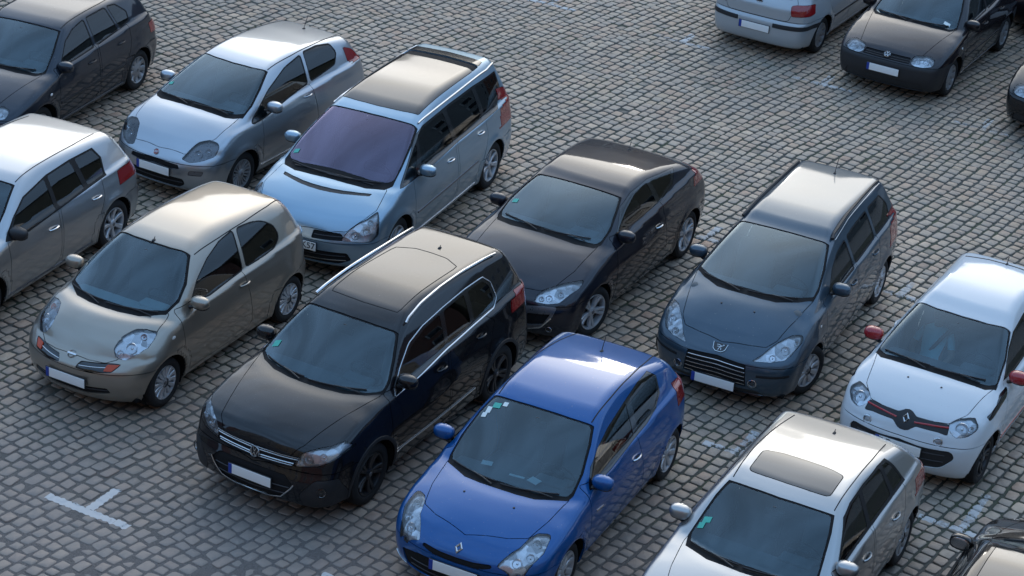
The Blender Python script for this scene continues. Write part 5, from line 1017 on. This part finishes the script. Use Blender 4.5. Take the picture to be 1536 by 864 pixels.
# unit stones: domed, eight-cornered top with worn edges
def unit_stone(seed):
    rg=np.random.default_rng(seed); n=8
    cor=[]
    for i,(sx,sy) in enumerate(((1,1),(-1,1),(-1,-1),(1,-1))):
        jx,jy=rg.uniform(.0,.09,2); cx_,cy_=sx*(.5-jx),sy*(.5-jy); c_=rg.uniform(.07,.15)
        if i%2==0: cor+= [(cx_,cy_-sy*c_),(cx_-sx*c_,cy_)]
        else: cor+= [(cx_-sx*c_,cy_),(cx_,cy_-sy*c_)]
    q=np.array(cor); V=[]
    for sc_,z,jt in ((1.0,-.036,0),(1.0,-.010,.0),(.965,-.004,.008),(.88,-.0008,.012)):
        for x,y in q: V.append((x*sc_+rg.uniform(-jt,jt),y*sc_+rg.uniform(-jt,jt),z+(rg.uniform(-.0015,.0015) if jt else 0)))
    V.append((rg.uniform(-.1,.1),rg.uniform(-.1,.1),rg.uniform(0,.0025)))
    F=[]
    for l in range(3):
        for k in range(8): F.append((l*8+k,l*8+(k+1)%8,(l+1)*8+(k+1)%8,(l+1)*8+k))
    for k in range(8): F.append((24+k,24+(k+1)%8,32))
    return np.array(V),F
US=[unit_stone(100+i) for i in range(14)]
TH=R_(56); AXu=np.array([math.cos(TH),math.sin(TH)]); AXv=np.array([-math.sin(TH),math.cos(TH)])
stones=[]
row=.150; v0=-5.; 
vv=-2.0
def wav(u,v): return .035*math.sin(u*.55+v*.31)+.022*math.sin(u*1.37+1.7-v*.83)+.012*math.sin(u*3.1+v*1.9)
vmin,vmax=-22.,44.
v=vmin; k=0
while v<vmax:
    rw=row*rng.uniform(.90,1.10); u=-20.+rng.uniform(0,.2); k+=1
    while u<46.:
        ln=rng.uniform(.125,.205) if rng.random()<.93 else rng.uniform(.20,.26)
        uc=u+ln/2; c_=AXu*uc+AXv*(v+rw/2+wav(uc,v)); u+=ln
        x,y=c_
        if not (12<y<44 and -14<x<15): continue
        px,py,z=project((x,y,0))
        if z<2 or px<-110 or px>1134 or py<-90 or py>700: continue
        sl_=math.atan((wav(uc+.05,v)-wav(uc-.05,v))/.1)
        gap=rng.uniform(.008,.015)
        jt_=rng.normal(0,.0035); stones.append((x+AXv[0]*jt_,y+AXv[1]*jt_,rng.normal(0,.0030)-(.006 if rng.random()<.03 else 0),ln-gap,(rw-gap*rng.uniform(.7,1.1))*rng.uniform(.94,1.03),TH+sl_+rng.normal(0,.045),rng.normal(0,.014),rng.normal(0,.014),int(rng.integers(0,14)),px,py,z))
    v+=rw
ST=np.array([s[:12] for s in stones])
inside=(ST[:,9]>0)&(ST[:,9]<1024)&(ST[:,10]>0)&(ST[:,10]<576)
free=np.ones(len(ST),bool)
for o in [o for o in C.objects if o.name.startswith('parked_car')]:
    a=o.rotation_euler.z; dx=ST[:,0]-o.location.x; dy=ST[:,1]-o.location.y; lx=dx*math.cos(a)+dy*math.sin(a); ly=-dx*math.sin(a)+dy*math.cos(a)
    free&=~((lx>-3.6)&(lx<.95)&(np.abs(ly)<.95))
    # hidden behind the body from here
size=ST[:,3]*ST[:,4]/ST[:,11]**2; cand=np.where(inside&free)[0]; near=cand[np.argsort(-size[cand])][:300]; nearset=set(near.tolist())
meshes=[]
for i,(Vu,Fu) in enumerate(US):
    me=bpy.data.meshes.new('cobblestone'); me.from_pydata([tuple(p) for p in Vu],[],Fu); me.materials.append(MATS['stone_single']); me.shade_smooth(); meshes.append(me)
def place(s):
    x,y,dz,lx,ly,a,tx,ty,vi=s[:9]
    return Matrix.Translation((x,y,dz))@mathutils.Euler((tx,ty,a)).to_matrix().to_4x4()@Matrix.Diagonal((lx,ly,1,1))
AV=[];AF=[];off=0
FU=[np.array([f if len(f)==4 else (*f,-1) for f in Fu]) for _,Fu in US]
for i,s in enumerate(stones):
    Mx=np.array(place(s))
    if i in nearset:
        o=bpy.data.objects.new('cobblestone',meshes[s[8]]); C.objects.link(o); o.parent=gr; o.matrix_local=Matrix(Mx.tolist())
    else:
        Vu=US[s[8]][0]; P=Vu@Mx[:3,:3].T+Mx[:3,3]; AV.append(P); AF.append(np.where(FU[s[8]]>=0,FU[s[8]]+off,-1)); off+=len(P)
AV=np.vstack(AV); AF=np.vstack(AF); me=bpy.data.meshes.new('cobblestones'); cnt=(AF>=0).sum(1); me.vertices.add(len(AV)); me.vertices.foreach_set('co',AV.ravel()); me.loops.add(int(cnt.sum())); me.loops.foreach_set('vertex_index',AF[AF>=0].ravel()); me.polygons.add(len(AF)); me.polygons.foreach_set('loop_start',np.concatenate([[0],np.cumsum(cnt)[:-1]]).astype(np.int32)); me.polygons.foreach_set('loop_total',cnt.astype(np.int32)); me.update(calc_edges=True); me.validate(); me.materials.append(MATS['stone_joined']); me.shade_smooth()
cs=bpy.data.objects.new('cobblestones',me); C.objects.link(cs); cs.parent=gr; cs['kind']='stuff'
# paving beyond the stones one can tell apart
fv=[(-400,-300),(400,-300),(400,700),(-400,700)]; hole=[(-13.9,12.1),(14.9,12.1),(14.9,43.9),(-13.9,43.9)]
fp=mesh('far_paving',[(x,y,-.004) for x,y in fv+hole],[(0,1,5,4),(1,2,6,5),(2,3,7,6),(3,0,4,7)],'far_paving',smooth=False); props(fp,'cobbled paving of the square beyond the parked cars',kind='structure')
# ---------------- worn white bay marks, lying on the stone tops ----------------
def mark_mat():
    m,t,b=nodes('road_paint'); L=t.links.new; g=N(t,'ShaderNodeNewGeometry'); n=N(t,'ShaderNodeTexNoise',i_Scale=16.,i_Detail=6.,i_Roughness=.7); L(g.outputs['Position'],n.inputs['Vector']); n2=N(t,'ShaderNodeTexNoise',i_Scale=2.5,i_Detail=2.); L(g.outputs['Position'],n2.inputs['Vector'])
    ad=N(t,'ShaderNodeMath',operation='ADD'); L(n.outputs[0],ad.inputs[0]); L(n2.outputs[0],ad.inputs[1]); at=N(t,'ShaderNodeAttribute',attribute_name='wear',attribute_type='GEOMETRY'); ad2=N(t,'ShaderNodeMath',operation='SUBTRACT'); L(ad.outputs[0],ad2.inputs[0]); L(at.outputs['Fac'],ad2.inputs[1])
    r=N(t,'ShaderNodeMapRange'); r.inputs[1].default_value=.15; r.inputs[2].default_value=.55; L(ad2.outputs[0],r.inputs[0]); mx=N(t,'ShaderNodeMath',operation='MULTIPLY'); mx.inputs[1].default_value=.92; L(r.outputs[0],mx.inputs[0]); L(mx.outputs[0],b.inputs['Alpha']); setp(b,col=(.56,.54,.52),rough=.75)
mark_mat()
dg=bpy.context.evaluated_depsgraph_get(); dg.update(); SC=[]
from mathutils.bvhtree import BVHTree
def strip(p0,p1,wd,wear,name='bay_mark'):
    p0=np.array(p0,float);p1=np.array(p1,float);d=p1-p0;Ln=np.linalg.norm(d);d/=Ln;n=np.array([-d[1],d[0]]); nx=max(2,int(Ln/.011)); ny=max(2,int(wd/.011)); V=[];ok=[]
    mid=(p0+p1)/2; near_=[s for s in stones if (s[0]-mid[0])**2+(s[1]-mid[1])**2<(Ln/2+.4)**2]
    tv=[];tf=[]
    for s in near_:
        Mx=np.array(place(s)); P=US[s[8]][0]@Mx[:3,:3].T+Mx[:3,3]; o_=len(tv); tv+=[tuple(p) for p in P]; tf+=[tuple(i+o_ for i in f) for f in US[s[8]][1]]
    T=BVHTree.FromPolygons(tv,tf)
    for i in range(nx+1):
        for j in range(ny+1):
            jit=.006*math.sin(i*.9)+rng.uniform(-.003,.003) if j in(0,ny) else 0
            q=p0+d*Ln*i/nx+n*(wd*(j/ny-.5)+jit); h=T.ray_cast(Vector((q[0],q[1],.3)),Vector((0,0,-1)))
            sz_=-.0155+.0095*fill(q[0],q[1])+.001; z=h[0].z if h[0] is not None else sz_; V.append((q[0],q[1],max(z,sz_)+.0018)); ok.append(z>-.012)
    F=[]
    for i in range(nx):
        for j in range(ny):
            a=i*(ny+1)+j; q=(a,a+ny+1,a+ny+2,a+1)
            if wear<.2 or sum(ok[x] for x in q)>=2: F.append(q)
    o=mesh(name,V,F,'road_paint',gr); at=o.data.attributes.new('wear','FLOAT','POINT'); at.data.foreach_set('value',[wear]*len(V)); return o
BAY=R_(243.6-180); bu=np.array([math.cos(BAY),math.sin(BAY)]); bv=np.array([math.cos(BAY-math.pi/2),math.sin(BAY-math.pi/2)])
def tee(x,y,wl,wr,st,wear=.35,w2=None):
    c_=np.array([x,y]); strip(c_-bv*wl,c_+bv*wr,.10,wear); strip(c_+bu*.05,c_+bu*st,.10,wear if w2 is None else w2)
tee(-4.09,18.73,.50,.52,.50,.08)
tee(2.60,20.90,.40,.35,.55,.48)
tee(4.90,25.10,.55,.45,.45,.50)
tee(4.90,19.70,.48,.50,.85,.48)
tee(2.49,26.3,.4,.4,.45,.5)
tee(.22,34.86,.50,.50,.45,.5); tee(2.40,33.58,.52,.50,.45,.60,.42); tee(4.53,32.22,.50,.50,.45,.60,.40); tee(6.82,30.92,.45,.45,.45,.64,.38)
tee(-1.78,17.53,.45,.45,.5,.3)
